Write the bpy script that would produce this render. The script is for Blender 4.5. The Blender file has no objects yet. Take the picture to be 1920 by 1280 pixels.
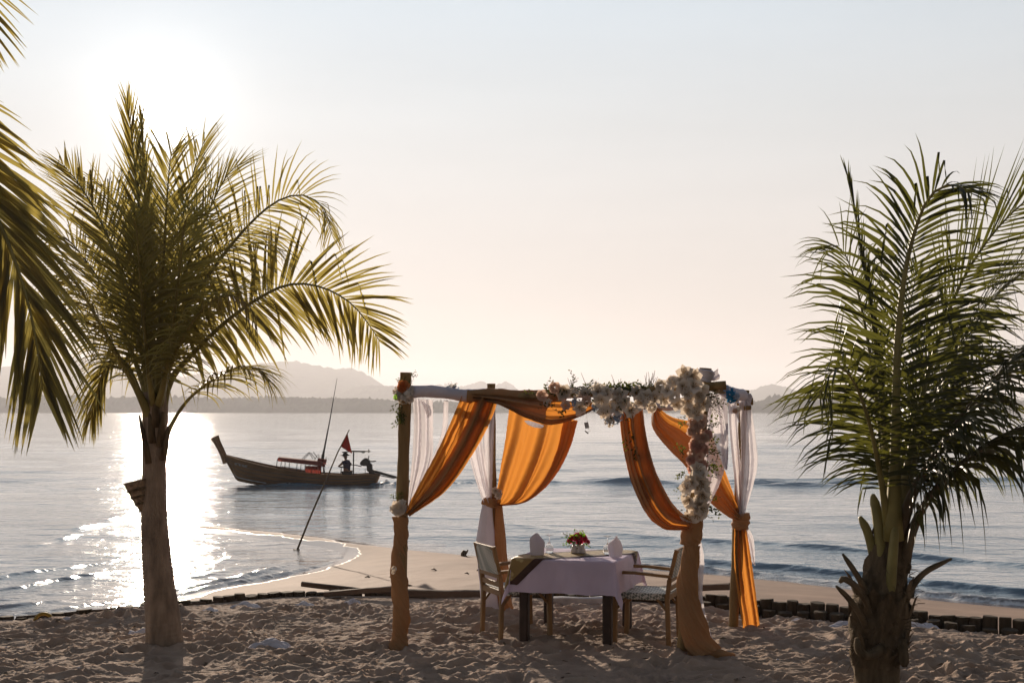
import bpy, math, random
import numpy as np
from mathutils import Vector, Matrix, Quaternion

random.seed(7)
R = math.radians
scene = bpy.context.scene
COL = scene.collection

# ------------------------------------------------------------------ camera, sky, sun, exposure
F, HX, HY, EYE, SEA = 2400.0, 960.0, 768.0, 2.0, -1.2     # focal length in photo pixels, horizon row, eye height, sea level
cam_d = bpy.data.cameras.new('camera'); cam = bpy.data.objects.new('camera', cam_d); COL.objects.link(cam)
cam.location = (0, 0, EYE); cam.rotation_euler = (R(90), 0, 0)
cam_d.sensor_width = 36; cam_d.lens = F / 1920 * 36; cam_d.shift_y = (HY - 640) / 1920
cam_d.clip_start = 0.1; cam_d.clip_end = 20000
scene.camera = cam

SUN = Vector((-0.274, 1.0, 0.231)).normalized()
SUN_EL = math.asin(SUN.z); SUN_AZ = math.atan2(SUN.x, SUN.y)
world = bpy.data.worlds.new('World'); scene.world = world; world.use_nodes = True
wn, wl = world.node_tree.nodes, world.node_tree.links
wn.clear()
w_out = wn.new('ShaderNodeOutputWorld'); w_bg = wn.new('ShaderNodeBackground')
w_sky = wn.new('ShaderNodeTexSky'); w_sky.sky_type = 'NISHITA'; w_sky.sun_disc = False
w_sky.sun_elevation = SUN_EL; w_sky.sun_rotation = SUN_AZ
w_sky.air_density = 1.0; w_sky.dust_density = 1.2; w_sky.ozone_density = 1.5; w_sky.altitude = 0
SKY_STRENGTH = 0.075
w_bg.inputs['Strength'].default_value = SKY_STRENGTH
tc = wn.new('ShaderNodeTexCoord')
dot = wn.new('ShaderNodeVectorMath'); dot.operation = 'DOT_PRODUCT'; dot.inputs[1].default_value = SUN
wl.new(tc.outputs['Generated'], dot.inputs[0])
def wmath(op, a, b_=None, clamp=False):
    q = wn.new('ShaderNodeMath'); q.operation = op; q.use_clamp = clamp
    for i_, v_ in enumerate((a, b_)):
        if v_ is None: continue
        if isinstance(v_, (int, float)): q.inputs[i_].default_value = v_
        else: wl.new(v_, q.inputs[i_])
    return q.outputs[0]
def wvec(op, a, b_=None, scale=None):
    q = wn.new('ShaderNodeVectorMath'); q.operation = op
    for i_, v_ in enumerate((a, b_)):
        if v_ is None: continue
        if isinstance(v_, (tuple, list)): q.inputs[i_].default_value = v_
        else: wl.new(v_, q.inputs[i_])
    if scale is not None:
        if isinstance(scale, (int, float)): q.inputs['Scale'].default_value = scale
        else: wl.new(scale, q.inputs['Scale'])
    return q.outputs['Vector']
S_ = 1.0 / SKY_STRENGTH
# milky high haze: pale warm at the horizon, paler blue higher up, dimmer away from the sun
sepz = wn.new('ShaderNodeSeparateXYZ'); wl.new(tc.outputs['Generated'], sepz.inputs[0])
ramp = wn.new('ShaderNodeValToRGB'); wl.new(sepz.outputs['Z'], ramp.inputs[0])
HAZE = ((0.0, (0.55, 0.48, 0.44)), (0.06, (0.58, 0.52, 0.475)), (0.14, (0.57, 0.545, 0.525)), (0.22, (0.535, 0.555, 0.565)), (0.32, (0.48, 0.55, 0.61)), (0.55, (0.155, 0.21, 0.29)), (1.0, (0.055, 0.08, 0.13)))
while len(ramp.color_ramp.elements) < len(HAZE): ramp.color_ramp.elements.new(0.5)
for e_, (p_, c_) in zip(ramp.color_ramp.elements, HAZE): e_.position = p_
for e_, (p_, c_) in zip(ramp.color_ramp.elements, HAZE): e_.color = (*c_, 1)
side = wmath('MULTIPLY_ADD', dot.outputs['Value'], 0.5); side.node.inputs[2].default_value = 0.5      # 0 opposite the sun .. 1 at it
dim = wmath('MULTIPLY_ADD', wmath('POWER', side, 1.6), 0.73); dim.node.inputs[2].default_value = 0.26
# faint drawn-out streaks in it
w_map = wn.new('ShaderNodeMapping'); w_map.inputs['Scale'].default_value = (1.6, 1.6, 13.0); w_map.inputs['Rotation'].default_value = (0, R(4), 0); wl.new(tc.outputs['Generated'], w_map.inputs[0])
w_noi = wn.new('ShaderNodeTexNoise'); w_noi.inputs['Scale'].default_value = 1.8; w_noi.inputs['Detail'].default_value = 5; wl.new(w_map.outputs[0], w_noi.inputs['Vector'])
streak = wmath('MULTIPLY_ADD', w_noi.outputs['Fac'], 0.16); streak.node.inputs[2].default_value = 0.92
prev = wvec('SCALE', wvec('SCALE', wvec('SCALE', ramp.outputs[0], scale=S_), scale=dim), scale=streak)
# the clear-sky light behind that haze, and the aureole round the sun (the sun itself is in the picture)
w_hsv = wn.new('ShaderNodeHueSaturation'); w_hsv.inputs['Saturation'].default_value = 0.55; w_hsv.inputs['Value'].default_value = 0.008
wl.new(w_sky.outputs[0], w_hsv.inputs['Color'])
prev = wvec('ADD', prev, w_hsv.outputs[0])
mxd = wmath('MAXIMUM', dot.outputs['Value'], 0.0)
for k, amp, colr in ((40, 0.015, (1.0, 0.92, 0.84)), (150, 0.05, (1.0, 0.94, 0.88)), (700, 0.22, (1.0, 0.95, 0.90)), (9000, 8.0, (1.0, 0.96, 0.92))):
    prev = wvec('ADD', prev, wvec('SCALE', tuple(c_ * amp * S_ for c_ in colr), scale=wmath('POWER', mxd, k)))
wl.new(prev, w_bg.inputs['Color']); wl.new(w_bg.outputs[0], w_out.inputs['Surface'])

sun_d = bpy.data.lights.new('sun', 'SUN'); sun = bpy.data.objects.new('sun', sun_d); COL.objects.link(sun)
sun_d.energy = 5.0; sun_d.angle = R(0.53); sun_d.color = (1.0, 0.83, 0.66)
sun.rotation_euler = (-SUN).to_track_quat('-Z', 'Y').to_euler()
sun.location = SUN * 100

scene.view_settings.view_transform = 'Standard'; scene.view_settings.look = 'None'
scene.view_settings.exposure = 0.5; scene.view_settings.gamma = 1.0; scene.view_settings.use_curve_mapping = False
scene.render.engine = 'CYCLES'
cy = scene.cycles
cy.use_denoising = True; cy.max_bounces = 8; cy.transparent_max_bounces = 24; cy.volume_bounces = 0
cy.diffuse_bounces = 3; cy.glossy_bounces = 3; cy.transmission_bounces = 4
cy.sample_clamp_indirect = 6.0; cy.sample_clamp_direct = 0.0
cy.caustics_reflective = False; cy.caustics_refractive = False

# ------------------------------------------------------------------ helpers
def P(px, py, d):
    """World point seen at photo pixel (px, py) at distance d from the camera plane."""
    return Vector(((px - HX) * d / F, d, EYE + (HY - py) * d / F))

def perlin(x, y, seed=0):
    xi = np.floor(x).astype(np.int64); yi = np.floor(y).astype(np.int64)
    xf = x - xi; yf = y - yi
    def g(ix, iy):
        h = (ix * 374761393 + iy * 668265263 + seed * 974634777) & 0xffffffff
        h = ((h ^ (h >> 13)) * 1274126177) & 0xffffffff
        h = (h ^ (h >> 16)) & 0xffff
        a = h * (2 * np.pi / 65536.0)
        return np.cos(a), np.sin(a)
    u = xf * xf * xf * (xf * (xf * 6 - 15) + 10); v = yf * yf * yf * (yf * (yf * 6 - 15) + 10)
    g00 = g(xi, yi); g10 = g(xi + 1, yi); g01 = g(xi, yi + 1); g11 = g(xi + 1, yi + 1)
    n00 = g00[0] * xf + g00[1] * yf; n10 = g10[0] * (xf - 1) + g10[1] * yf
    n01 = g01[0] * xf + g01[1] * (yf - 1); n11 = g11[0] * (xf - 1) + g11[1] * (yf - 1)
    return ((n00 * (1 - u) + n10 * u) * (1 - v) + (n01 * (1 - u) + n11 * u) * v) * 1.5

def fbm(x, y, octs, seed=0, gain=0.5):
    s, a = 0, 1.0
    for o in range(octs):
        s = s + a * perlin(x * 2 ** o, y * 2 ** o, seed + o * 17); a *= gain
    return s

def spline(pts, n):
    """Catmull-Rom through points (tuples of any width), n samples."""
    p = np.array([tuple(q) for q in pts], float)
    if len(p) == 2:
        t = np.linspace(0, 1, n)[:, None]; return p[0] * (1 - t) + p[1] * t
    p = np.vstack([2 * p[0] - p[1], p, 2 * p[-1] - p[-2]])
    m = len(p) - 3
    out = []
    for s in np.linspace(0, m - 1e-9, n):
        i = int(s); t = s - i
        a, b, c, d = p[i], p[i + 1], p[i + 2], p[i + 3]
        out.append(0.5 * ((2 * b) + (c - a) * t + (2 * a - 5 * b + 4 * c - d) * t * t + (3 * b - a - 3 * c + d) * t ** 3))
    return np.array(out)

ORIGIN = {}

class MB:
    def __init__(s):
        s.v = []; s.f = []
    def add(s, vs, fs):
        b = len(s.v); s.v.extend([tuple(v) for v in vs]); s.f.extend([tuple(b + i for i in f) for f in fs]); return s
    def box(s, c, size, rot=None):
        x, y, z = [q / 2 for q in size]
        vs = [Vector((a, b, e)) for a in (-x, x) for b in (-y, y) for e in (-z, z)]
        if rot is not None: vs = [rot @ v for v in vs]
        vs = [v + Vector(c) for v in vs]
        return s.add(vs, [(0, 1, 3, 2), (4, 6, 7, 5), (0, 4, 5, 1), (2, 3, 7, 6), (0, 2, 6, 4), (1, 5, 7, 3)])
    def bar(s, p0, p1, w, h, up=(0, 0, 1), bev=0.15):
        """Bar with chamfered edges from p0 to p1; w across, h along up."""
        p0 = Vector(p0); p1 = Vector(p1); d = (p1 - p0).normalized(); up = Vector(up)
        if abs(d.dot(up)) > 0.98: up = Vector((0, 1, 0))
        a = d.cross(up).normalized(); b = a.cross(d).normalized()
        c = min(w, h) * bev; x, y = w / 2, h / 2
        prof = [(-x + c, -y), (x - c, -y), (x, -y + c), (x, y - c), (x - c, y), (-x + c, y), (-x, y - c), (-x, -y + c)]
        vs = [p + a * q[0] + b * q[1] for p in (p0, p1) for q in prof]
        fs = [(i, (i + 1) % 8, 8 + (i + 1) % 8, 8 + i) for i in range(8)] + [tuple(range(7, -1, -1)), tuple(range(8, 16))]
        return s.add(vs, fs)
    def tube(s, pts, radii, n=8, caps=True, fn=None):
        pts = [Vector(p) for p in pts]
        if not hasattr(radii, '__len__'): radii = [radii] * len(pts)
        t0 = (pts[1] - pts[0]).normalized()
        ref = Vector((0, 0, 1)) if abs(t0.z) < 0.9 else Vector((1, 0, 0))
        a = t0.cross(ref).normalized(); vs = []
        for i, p in enumerate(pts):
            t = (pts[min(i + 1, len(pts) - 1)] - pts[max(i - 1, 0)]).normalized()
            a = (a - t * a.dot(t)).normalized(); b = t.cross(a)
            for k in range(n):
                th = 2 * math.pi * k / n
                r = radii[i] * (fn(i / (len(pts) - 1), th) if fn else 1)
                vs.append(p + a * (math.cos(th) * r) + b * (math.sin(th) * r))
        fs = [(i * n + k, i * n + (k + 1) % n, (i + 1) * n + (k + 1) % n, (i + 1) * n + k) for i in range(len(pts) - 1) for k in range(n)]
        if caps: fs += [tuple(range(n - 1, -1, -1)), tuple(range((len(pts) - 1) * n, len(pts) * n))]
        return s.add(vs, fs)
    def lathe(s, c, prof, n=20, m=None):
        vs = []
        for r, z in prof:
            for k in range(n):
                th = 2 * math.pi * k / n; v = Vector((r * math.cos(th), r * math.sin(th), z))
                if m is not None: v = m @ v
                vs.append(v + Vector(c))
        fs = [(i * n + k, i * n + (k + 1) % n, (i + 1) * n + (k + 1) % n, (i + 1) * n + k) for i in range(len(prof) - 1) for k in range(n)]
        return s.add(vs, fs)
    def grid(s, a):
        """a: array rows x cols x 3."""
        nr, nc = a.shape[:2]
        fs = [(i * nc + j, i * nc + j + 1, (i + 1) * nc + j + 1, (i + 1) * nc + j) for i in range(nr - 1) for j in range(nc - 1)]
        return s.add(a.reshape(-1, 3), fs)
    def mesh(s, name, smooth=True):
        me = bpy.data.meshes.new(name); me.from_pydata([tuple(v) for v in s.v], [], s.f); me.update()
        if smooth:
            me.polygons.foreach_set('use_smooth', [True] * len(me.polygons))
        return me
    def build(s, name, mat, parent=None, origin=None, smooth=True):
        """Link as one object. World coordinates, moved to the owning thing's origin."""
        if parent is not None: origin = ORIGIN[parent]
        elif origin is None: origin = Vector((0, 0, 0))
        origin = Vector(origin)
        s.v = [(v[0] - origin.x, v[1] - origin.y, v[2] - origin.z) for v in s.v]
        o = bpy.data.objects.new(name, s.mesh(name, smooth)); COL.objects.link(o)
        if mat: o.data.materials.append(mat)
        if parent is None: o.location = origin
        else: o.parent = parent
        ORIGIN[o] = origin
        return o

def flat_edges(o, angle=35):
    """Sharp edges stay sharp, the rest is smooth."""
    me = o.data
    me.polygons.foreach_set('use_smooth', [True] * len(me.polygons))
    me.set_sharp_from_angle(angle=R(angle))
    return o

def np_mesh(name, verts, faces, mat, origin=(0, 0, 0), smooth=True):
    me = bpy.data.meshes.new(name)
    verts = np.asarray(verts, np.float32) - np.array(origin, np.float32)
    nf = len(faces)
    me.vertices.add(len(verts)); me.vertices.foreach_set('co', verts.ravel())
    me.loops.add(nf * 4); me.loops.foreach_set('vertex_index', np.asarray(faces, np.int32).ravel())
    me.polygons.add(nf); me.polygons.foreach_set('loop_start', np.arange(0, nf * 4, 4, dtype=np.int32))
    me.polygons.foreach_set('loop_total', np.full(nf, 4, np.int32))
    me.polygons.foreach_set('use_smooth', np.full(nf, smooth, bool))
    me.update(); me.validate()
    o = bpy.data.objects.new(name, me); COL.objects.link(o); me.materials.append(mat); o.location = origin
    return o

def grid_faces(nr, nc):
    i = np.arange(nr - 1)[:, None] * nc + np.arange(nc - 1)[None, :]
    i = i.ravel()
    return np.stack([i, i + 1, i + nc + 1, i + nc], 1)

def tag(o, label=None, cat=None, group=None, kind=None):
    if label: o['label'] = label
    if cat: o['category'] = cat
    if group: o['group'] = group
    if kind: o['kind'] = kind
    return o

def thing(name, loc, label, cat, group=None, rz=0):
    o = bpy.data.objects.new(name, None); COL.objects.link(o); o.empty_display_size = 0.1
    o.location = loc; o.rotation_euler = (0, 0, rz)
    ORIGIN[o] = Vector(loc) if rz == 0 else Vector((0, 0, 0))     # rotated things take parts in local coordinates
    return tag(o, label, cat, group)

# ------------------------------------------------------------------ materials
def mat(name, col, rough=0.7, var=0.25, scale=8.0, spec=0.3, bump=0.0, bscale=40.0, stretch=(1, 1, 1), metal=0.0, detail=5):
    """Principled surface whose colour wanders with noise, with fine relief."""
    m = bpy.data.materials.new(name); m.use_nodes = True
    n, l = m.node_tree.nodes, m.node_tree.links
    b = n['Principled BSDF']
    b.inputs['Roughness'].default_value = rough; b.inputs['Specular IOR Level'].default_value = spec; b.inputs['Metallic'].default_value = metal
    c = n.new('ShaderNodeTexCoord'); mp = n.new('ShaderNodeMapping'); mp.inputs['Scale'].default_value = stretch
    l.new(c.outputs['Object'], mp.inputs[0])
    t = n.new('ShaderNodeTexNoise'); t.inputs['Scale'].default_value = scale; t.inputs['Detail'].default_value = detail
    l.new(mp.outputs[0], t.inputs['Vector'])
    r = n.new('ShaderNodeValToRGB'); r.color_ramp.elements[0].position = 0.3; r.color_ramp.elements[1].position = 0.7
    r.color_ramp.elements[0].color = [max(0, x * (1 - var)) for x in col] + [1]
    r.color_ramp.elements[1].color = [min(1, x * (1 + var)) for x in col] + [1]
    l.new(t.outputs['Fac'], r.inputs[0]); l.new(r.outputs[0], b.inputs['Base Color'])
    if bump:
        t2 = n.new('ShaderNodeTexNoise'); t2.inputs['Scale'].default_value = bscale; t2.inputs['Detail'].default_value = 4
        l.new(mp.outputs[0], t2.inputs['Vector'])
        bp = n.new('ShaderNodeBump'); bp.inputs['Strength'].default_value = bump; bp.inputs['Distance'].default_value = 0.01
        l.new(t2.outputs['Fac'], bp.inputs['Height']); l.new(bp.outputs[0], b.inputs['Normal'])
    return m

def thin(name, col, trans, tfac, clear=0.0, rough=0.6, var=0.2, scale=6.0, weave=0.0, spec=0.2, stretch=(1, 1, 1)):
    """Thin sheet (cloth, leaf, petal): reflects col, lets light through as trans, and is see-through by clear."""
    m = mat(name, col, rough, var, scale, spec, bump=weave, bscale=220.0, stretch=stretch)
    n, l = m.node_tree.nodes, m.node_tree.links
    b = n['Principled BSDF']; out = n['Material Output']
    tr = n.new('ShaderNodeBsdfTranslucent'); tr.inputs[0].default_value = (*trans, 1)
    mxs = n.new('ShaderNodeMixShader'); mxs.inputs[0].default_value = tfac
    l.new(b.outputs[0], mxs.inputs[1]); l.new(tr.outputs[0], mxs.inputs[2])
    last = mxs
    if clear:
        tp = n.new('ShaderNodeBsdfTransparent'); m2 = n.new('ShaderNodeMixShader'); m2.inputs[0].default_value = clear
        l.new(mxs.outputs[0], m2.inputs[1]); l.new(tp.outputs[0], m2.inputs[2]); last = m2
    l.new(last.outputs[0], out.inputs['Surface'])
    return m

M = {}
M['sand'] = mat('sand', (0.37, 0.275, 0.21), 0.95, 0.22, 3.0, 0.1, bump=0.55, bscale=90.0, detail=8)
M['bark'] = mat('palm_bark', (0.27, 0.20, 0.145), 0.9, 0.35, 14.0, 0.15, bump=0.8, bscale=30.0, stretch=(1, 1, 0.35))
M['fibre'] = mat('palm_fibre', (0.12, 0.085, 0.05), 0.95, 0.5, 18.0, 0.1, bump=1.0, bscale=60.0, stretch=(1, 1, 0.2))
M['rachis'] = mat('leaf_stalk', (0.22, 0.18, 0.055), 0.5, 0.3, 5.0, 0.35, bump=0.2)
M['dry_stalk'] = mat('dry_leaf_stalk', (0.13, 0.09, 0.05), 0.7, 0.4, 9.0, 0.2, bump=0.4)
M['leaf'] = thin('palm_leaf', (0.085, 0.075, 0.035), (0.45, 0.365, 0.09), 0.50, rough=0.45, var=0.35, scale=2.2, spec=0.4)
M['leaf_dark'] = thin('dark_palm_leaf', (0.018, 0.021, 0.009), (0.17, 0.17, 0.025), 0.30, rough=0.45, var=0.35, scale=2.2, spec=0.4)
M['wood'] = mat('timber_pole', (0.27, 0.175, 0.075), 0.8, 0.35, 12.0, 0.2, bump=0.5, bscale=30.0, stretch=(1, 1, 0.15))
M['orange'] = thin('orange_cloth', (0.38, 0.20, 0.065), (0.82, 0.32, 0.055), 0.46, rough=0.75, var=0.10, scale=2.5, weave=0.12, spec=0.15)
M['tan'] = thin('tan_orange_cloth', (0.43, 0.24, 0.115), (0.7, 0.36, 0.12), 0.28, rough=0.75, var=0.12, scale=2.5, weave=0.12, spec=0.15)  # the orange cloth with its shade put into a browner colour
M['sheer'] = thin('white_sheer_cloth', (0.74, 0.70, 0.76), (0.88, 0.83, 0.83), 0.45, clear=0.17, rough=0.7, var=0.05, spec=0.1)
M['white_cloth'] = thin('white_cloth', (0.70, 0.66, 0.74), (0.8, 0.75, 0.75), 0.25, rough=0.75, var=0.06, weave=0.15, spec=0.1)
M['tablecloth'] = thin('lilac_white_tablecloth', (0.72, 0.62, 0.77), (0.75, 0.6, 0.68), 0.18, rough=0.7, var=0.05, weave=0.15, spec=0.15)
M['teak'] = mat('teak', (0.25, 0.145, 0.06), 0.5, 0.25, 10.0, 0.35, bump=0.2, stretch=(1, 1, 0.2))
M['dark_wood'] = mat('dark_table_wood', (0.035, 0.018, 0.012), 0.45, 0.3, 10.0, 0.4, bump=0.2)
M['log'] = mat('wall_log', (0.07, 0.05, 0.032), 0.9, 0.4, 9.0, 0.15, bump=0.9, bscale=24.0, stretch=(1, 1, 0.12))
M['plank'] = mat('weathered_plank', (0.13, 0.09, 0.065), 0.85, 0.35, 7.0, 0.2, bump=0.6, stretch=(0.15, 1, 1))
M['hull'] = mat('boat_hull_wood', (0.24, 0.12, 0.05), 0.8, 0.3, 2.0, 0.1, bump=0.3, bscale=8.0, stretch=(0.3, 1, 1))
M['hull_in'] = mat('boat_inside', (0.16, 0.11, 0.08), 0.8, 0.3, 3.0, 0.2)
M['pale_paint'] = mat('pale_paint', (0.42, 0.40, 0.40), 0.6, 0.3, 6.0)
M['metal'] = mat('dark_metal', (0.04, 0.035, 0.03), 0.5, 0.3, 8.0, 0.4)
M['red'] = thin('red_cloth', (0.15, 0.022, 0.016), (0.22, 0.02, 0.015), 0.15, rough=0.75, var=0.15, scale=5.0)
M['awning'] = thin('red_awning', (0.24, 0.045, 0.03), (0.35, 0.06, 0.04), 0.25, rough=0.8, var=0.2, scale=5.0)
M['tarp'] = thin('dark_tarp', (0.05, 0.06, 0.04), (0.1, 0.12, 0.06), 0.2, rough=0.8)
M['skin'] = mat('skin', (0.22, 0.11, 0.07), 0.6, 0.08, 3.0, 0.3)
M['shirt'] = mat('dark_shirt', (0.055, 0.05, 0.085), 0.9, 0.2, 9.0, 0.1)
M['trousers'] = mat('dark_trousers', (0.05, 0.045, 0.045), 0.9, 0.2, 9.0, 0.1)
M['hat'] = mat('dark_hat', (0.05, 0.045, 0.04), 0.9, 0.2, 9.0, 0.1)
M['lily'] = thin('cream_petal', (0.86, 0.82, 0.76), (0.9, 0.76, 0.60), 0.35, rough=0.6, var=0.10, scale=14.0)
M['rose'] = thin('peach_petal', (0.78, 0.60, 0.50), (0.88, 0.60, 0.44), 0.35, rough=0.6, var=0.15, scale=14.0)
M['pink'] = thin('dusky_pink_petal', (0.66, 0.42, 0.35), (0.85, 0.48, 0.36), 0.35, rough=0.6, var=0.2, scale=14.0)
M['blue'] = thin('pale_blue_petal', (0.42, 0.52, 0.68), (0.5, 0.6, 0.75), 0.35, rough=0.6, var=0.15, scale=14.0)
M['bright_blue'] = thin('bright_blue_petal', (0.03, 0.25, 0.50), (0.05, 0.35, 0.7), 0.35, rough=0.6, var=0.2, scale=14.0)
M['orange_petal'] = thin('orange_petal', (0.60, 0.22, 0.08), (0.8, 0.3, 0.1), 0.35, rough=0.6, var=0.2, scale=14.0)
M['magenta'] = thin('magenta_petal', (0.72, 0.03, 0.12), (0.9, 0.06, 0.18), 0.4, rough=0.6, var=0.25, scale=30.0)
M['sprig'] = thin('sprig_leaf', (0.05, 0.065, 0.025), (0.18, 0.2, 0.03), 0.35, rough=0.6, var=0.4, scale=9.0)
M['fresh_leaf'] = thin('fresh_leaf', (0.12, 0.30, 0.03), (0.35, 0.7, 0.05), 0.5, rough=0.5, var=0.2)
M['stamen'] = mat('stamen', (0.35, 0.2, 0.04), 0.7, 0.3, 30.0)
M['ceramic'] = mat('white_ceramic', (0.66, 0.63, 0.62), 0.25, 0.05, 6.0, 0.5)
M['twine'] = mat('pale_twine', (0.55, 0.48, 0.42), 0.9, 0.2, 30.0)
M['rubber'] = mat('yellow_rubber_hose', (0.30, 0.19, 0.025), 0.6, 0.2, 8.0)
M['sack'] = mat('pale_woven_sack', (0.58, 0.55, 0.58), 0.85, 0.15, 9.0, 0.15, bump=0.4, bscale=160.0)
M['wicker'] = mat('dark_wicker', (0.24, 0.17, 0.11), 0.9, 0.4, 30.0, 0.15, bump=0.9, bscale=50.0)
M['forest'] = mat('far_forest', (0.06, 0.075, 0.04), 1.0, 0.4, 0.03, 0.0, detail=8)

m = bpy.data.materials.new('glass'); m.use_nodes = True
b = m.node_tree.nodes['Principled BSDF']
b.inputs['Transmission Weight'].default_value = 1.0; b.inputs['Roughness'].default_value = 0.0; b.inputs['IOR'].default_value = 1.45
M['glass'] = m

# no two blooms are quite the same: each object gets its own tint
for k_ in ('lily', 'rose', 'pink', 'blue', 'magenta'):
    n, l = M[k_].node_tree.nodes, M[k_].node_tree.links; b = n['Principled BSDF']
    oi = n.new('ShaderNodeObjectInfo'); mr = n.new('ShaderNodeMapRange'); mr.inputs['To Min'].default_value = 0.55; mr.inputs['To Max'].default_value = 1.05
    hs = n.new('ShaderNodeHueSaturation'); old = b.inputs['Base Color'].links[0].from_socket
    l.new(oi.outputs['Random'], mr.inputs['Value']); l.new(mr.outputs[0], hs.inputs['Value']); l.new(old, hs.inputs['Color']); l.new(hs.outputs[0], b.inputs['Base Color'])

# woven strap of the chairs: white straps over grey ones
m = mat('woven_strap', (0.5, 0.52, 0.5), 0.5, 0.1, 6.0, 0.3)
n, l = m.node_tree.nodes, m.node_tree.links
c = n.new('ShaderNodeTexCoord'); mp = n.new('ShaderNodeMapping'); mp.inputs['Rotation'].default_value = (R(45), R(45), R(45))
ck = n.new('ShaderNodeTexChecker'); ck.inputs['Scale'].default_value = 46; ck.inputs['Color1'].default_value = (0.66, 0.66, 0.62, 1); ck.inputs['Color2'].default_value = (0.20, 0.24, 0.22, 1)
l.new(c.outputs['Object'], mp.inputs[0]); l.new(mp.outputs[0], ck.inputs['Vector']); l.new(ck.outputs[0], n['Principled BSDF'].inputs['Base Color'])
bp = n.new('ShaderNodeBump'); bp.inputs['Strength'].default_value = 0.6; bp.inputs['Distance'].default_value = 0.004
l.new(ck.outputs['Fac'], bp.inputs['Height']); l.new(bp.outputs[0], n['Principled BSDF'].inputs['Normal'])
M['weave'] = m

# gold table runner with pale flower rings
m = mat('gold_runner', (0.20, 0.13, 0.035), 0.55, 0.2, 6.0, 0.35)
n, l = m.node_tree.nodes, m.node_tree.links
c = n.new('ShaderNodeTexCoord'); vo = n.new('ShaderNodeTexVoronoi'); vo.inputs['Scale'].default_value = 13
l.new(c.outputs['Object'], vo.inputs['Vector'])
rp = n.new('ShaderNodeValToRGB')
rp.color_ramp.elements[0].position = 0.27; rp.color_ramp.elements[0].color = (0.50, 0.39, 0.18, 1)
rp.color_ramp.elements[1].position = 0.36; rp.color_ramp.elements[1].color = (0.27, 0.18, 0.06, 1)
l.new(vo.outputs['Distance'], rp.inputs[0]); l.new(rp.outputs[0], n['Principled BSDF'].inputs['Base Color'])
M['runner'] = m
M['runner_edge'] = mat('dark_runner_edge', (0.055, 0.022, 0.014), 0.6, 0.2, 8.0, 0.3)

# ------------------------------------------------------------------ the setting: terrace sand, lower beach, sea, hills, air
WALL = [(-700, 11.2), (-300, 11.9), (0, 12.25), (80, 12.35), (270, 12.9), (430, 13.45), (500, 13.7), (590, 13.85), (750, 13.9), (890, 13.9),
        (1000, 13.8), (1200, 13.45), (1400, 12.9), (1600, 12.35), (1850, 11.75), (2100, 11.25), (2500, 10.6)]
WX = np.array([(p - HX) * d / F for p, d in WALL]); WY = np.array([d for p, d in WALL])
wfine = spline(list(zip(WX, WY)), 600)
def wall_y(x): return np.interp(x, wfine[:, 0], wfine[:, 1])

# terrace: soft trodden sand, fine where it is seen close
xs = np.concatenate([-np.geomspace(70, 7.2, 24)[:-1], np.arange(-7.2, 7.2, 0.024), np.geomspace(7.2, 70, 24)])
vs_ = np.concatenate([np.linspace(0, 0.6, 26)[:-1], np.linspace(0.6, 1.0, 270)])
wy = wall_y(xs)
Y0 = -40.0
near = 8.4
def rowy(v): return np.where(v < 0.6, Y0 + (near - Y0) * (v / 0.6), near + (wy - 0.07 - near) * (v - 0.6) / 0.4)
X = np.tile(xs, (len(vs_), 1)); Y = np.stack([rowy(v) for v in vs_])
wx_ = X + 0.10 * perlin(X * 2.2, Y * 2.2, 5); wy_ = Y + 0.10 * perlin(X * 2.2, Y * 2.2, 6)
def ridged(x, y, o, sd_): return 1 - np.abs(fbm(x, y, o, sd_))
churn_ = np.clip(0.75 + 1.3 * perlin(X * 0.5, Y * 0.7, 19), 0.15, 1.4)          # trodden here, smoother there
Z = 0.040 * fbm(X * 0.7, Y * 0.7, 2, 1)
Z += 0.024 * (ridged(wx_ * 2.3, wy_ * 3.6, 2, 11) - 0.6) * churn_
Z += 0.026 * (ridged(wx_ * 5.2 + 3, wy_ * 7.0, 3, 13) - 0.6) * churn_
Z += 0.024 * (ridged(wx_ * 10, wy_ * 12, 2, 23) - 0.6) * np.clip(0.8 + 1.2 * perlin(X * 1.3, Y * 1.3, 29), 0.15, 1.8)
Z += 0.014 * (ridged(wx_ * 19, wy_ * 22, 2, 47) - 0.6) * np.clip(0.7 + 1.3 * perlin(X * 1.7 + 4, Y * 1.7, 49), 0.1, 1.8)
cl = fbm(X * 14 + 2, Y * 16, 2, 31)                                               # crumbs kicked up
Z += 0.042 * np.clip(cl - 0.3, 0, 1) * churn_
Z += 0.009 * fbm(X * 26, Y * 28, 2, 37)
# footprints: dents with pushed-up rims
rf = random.Random(3)
for i in range(760):
    fx, fy = rf.uniform(-6.5, 6.5), rf.uniform(8.8, 13.4)
    a = rf.uniform(0, math.pi); L, W, dep = rf.uniform(0.07, 0.15), rf.uniform(0.04, 0.08), rf.uniform(0.018, 0.05)
    c0, c1 = np.searchsorted(xs, [fx - 0.4, fx + 0.4])
    sub = (slice(25, None), slice(c0, c1))
    dx, dy = X[sub] - fx, Y[sub] - fy
    u = (dx * math.cos(a) + dy * math.sin(a)) / L; v = (-dx * math.sin(a) + dy * math.cos(a)) / W
    q = u * u + v * v
    Z[sub] += dep * (-np.exp(-q * q * 0.9) + 0.6 * np.exp(-((np.sqrt(q) - 1.5) / 0.45) ** 2))
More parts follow.
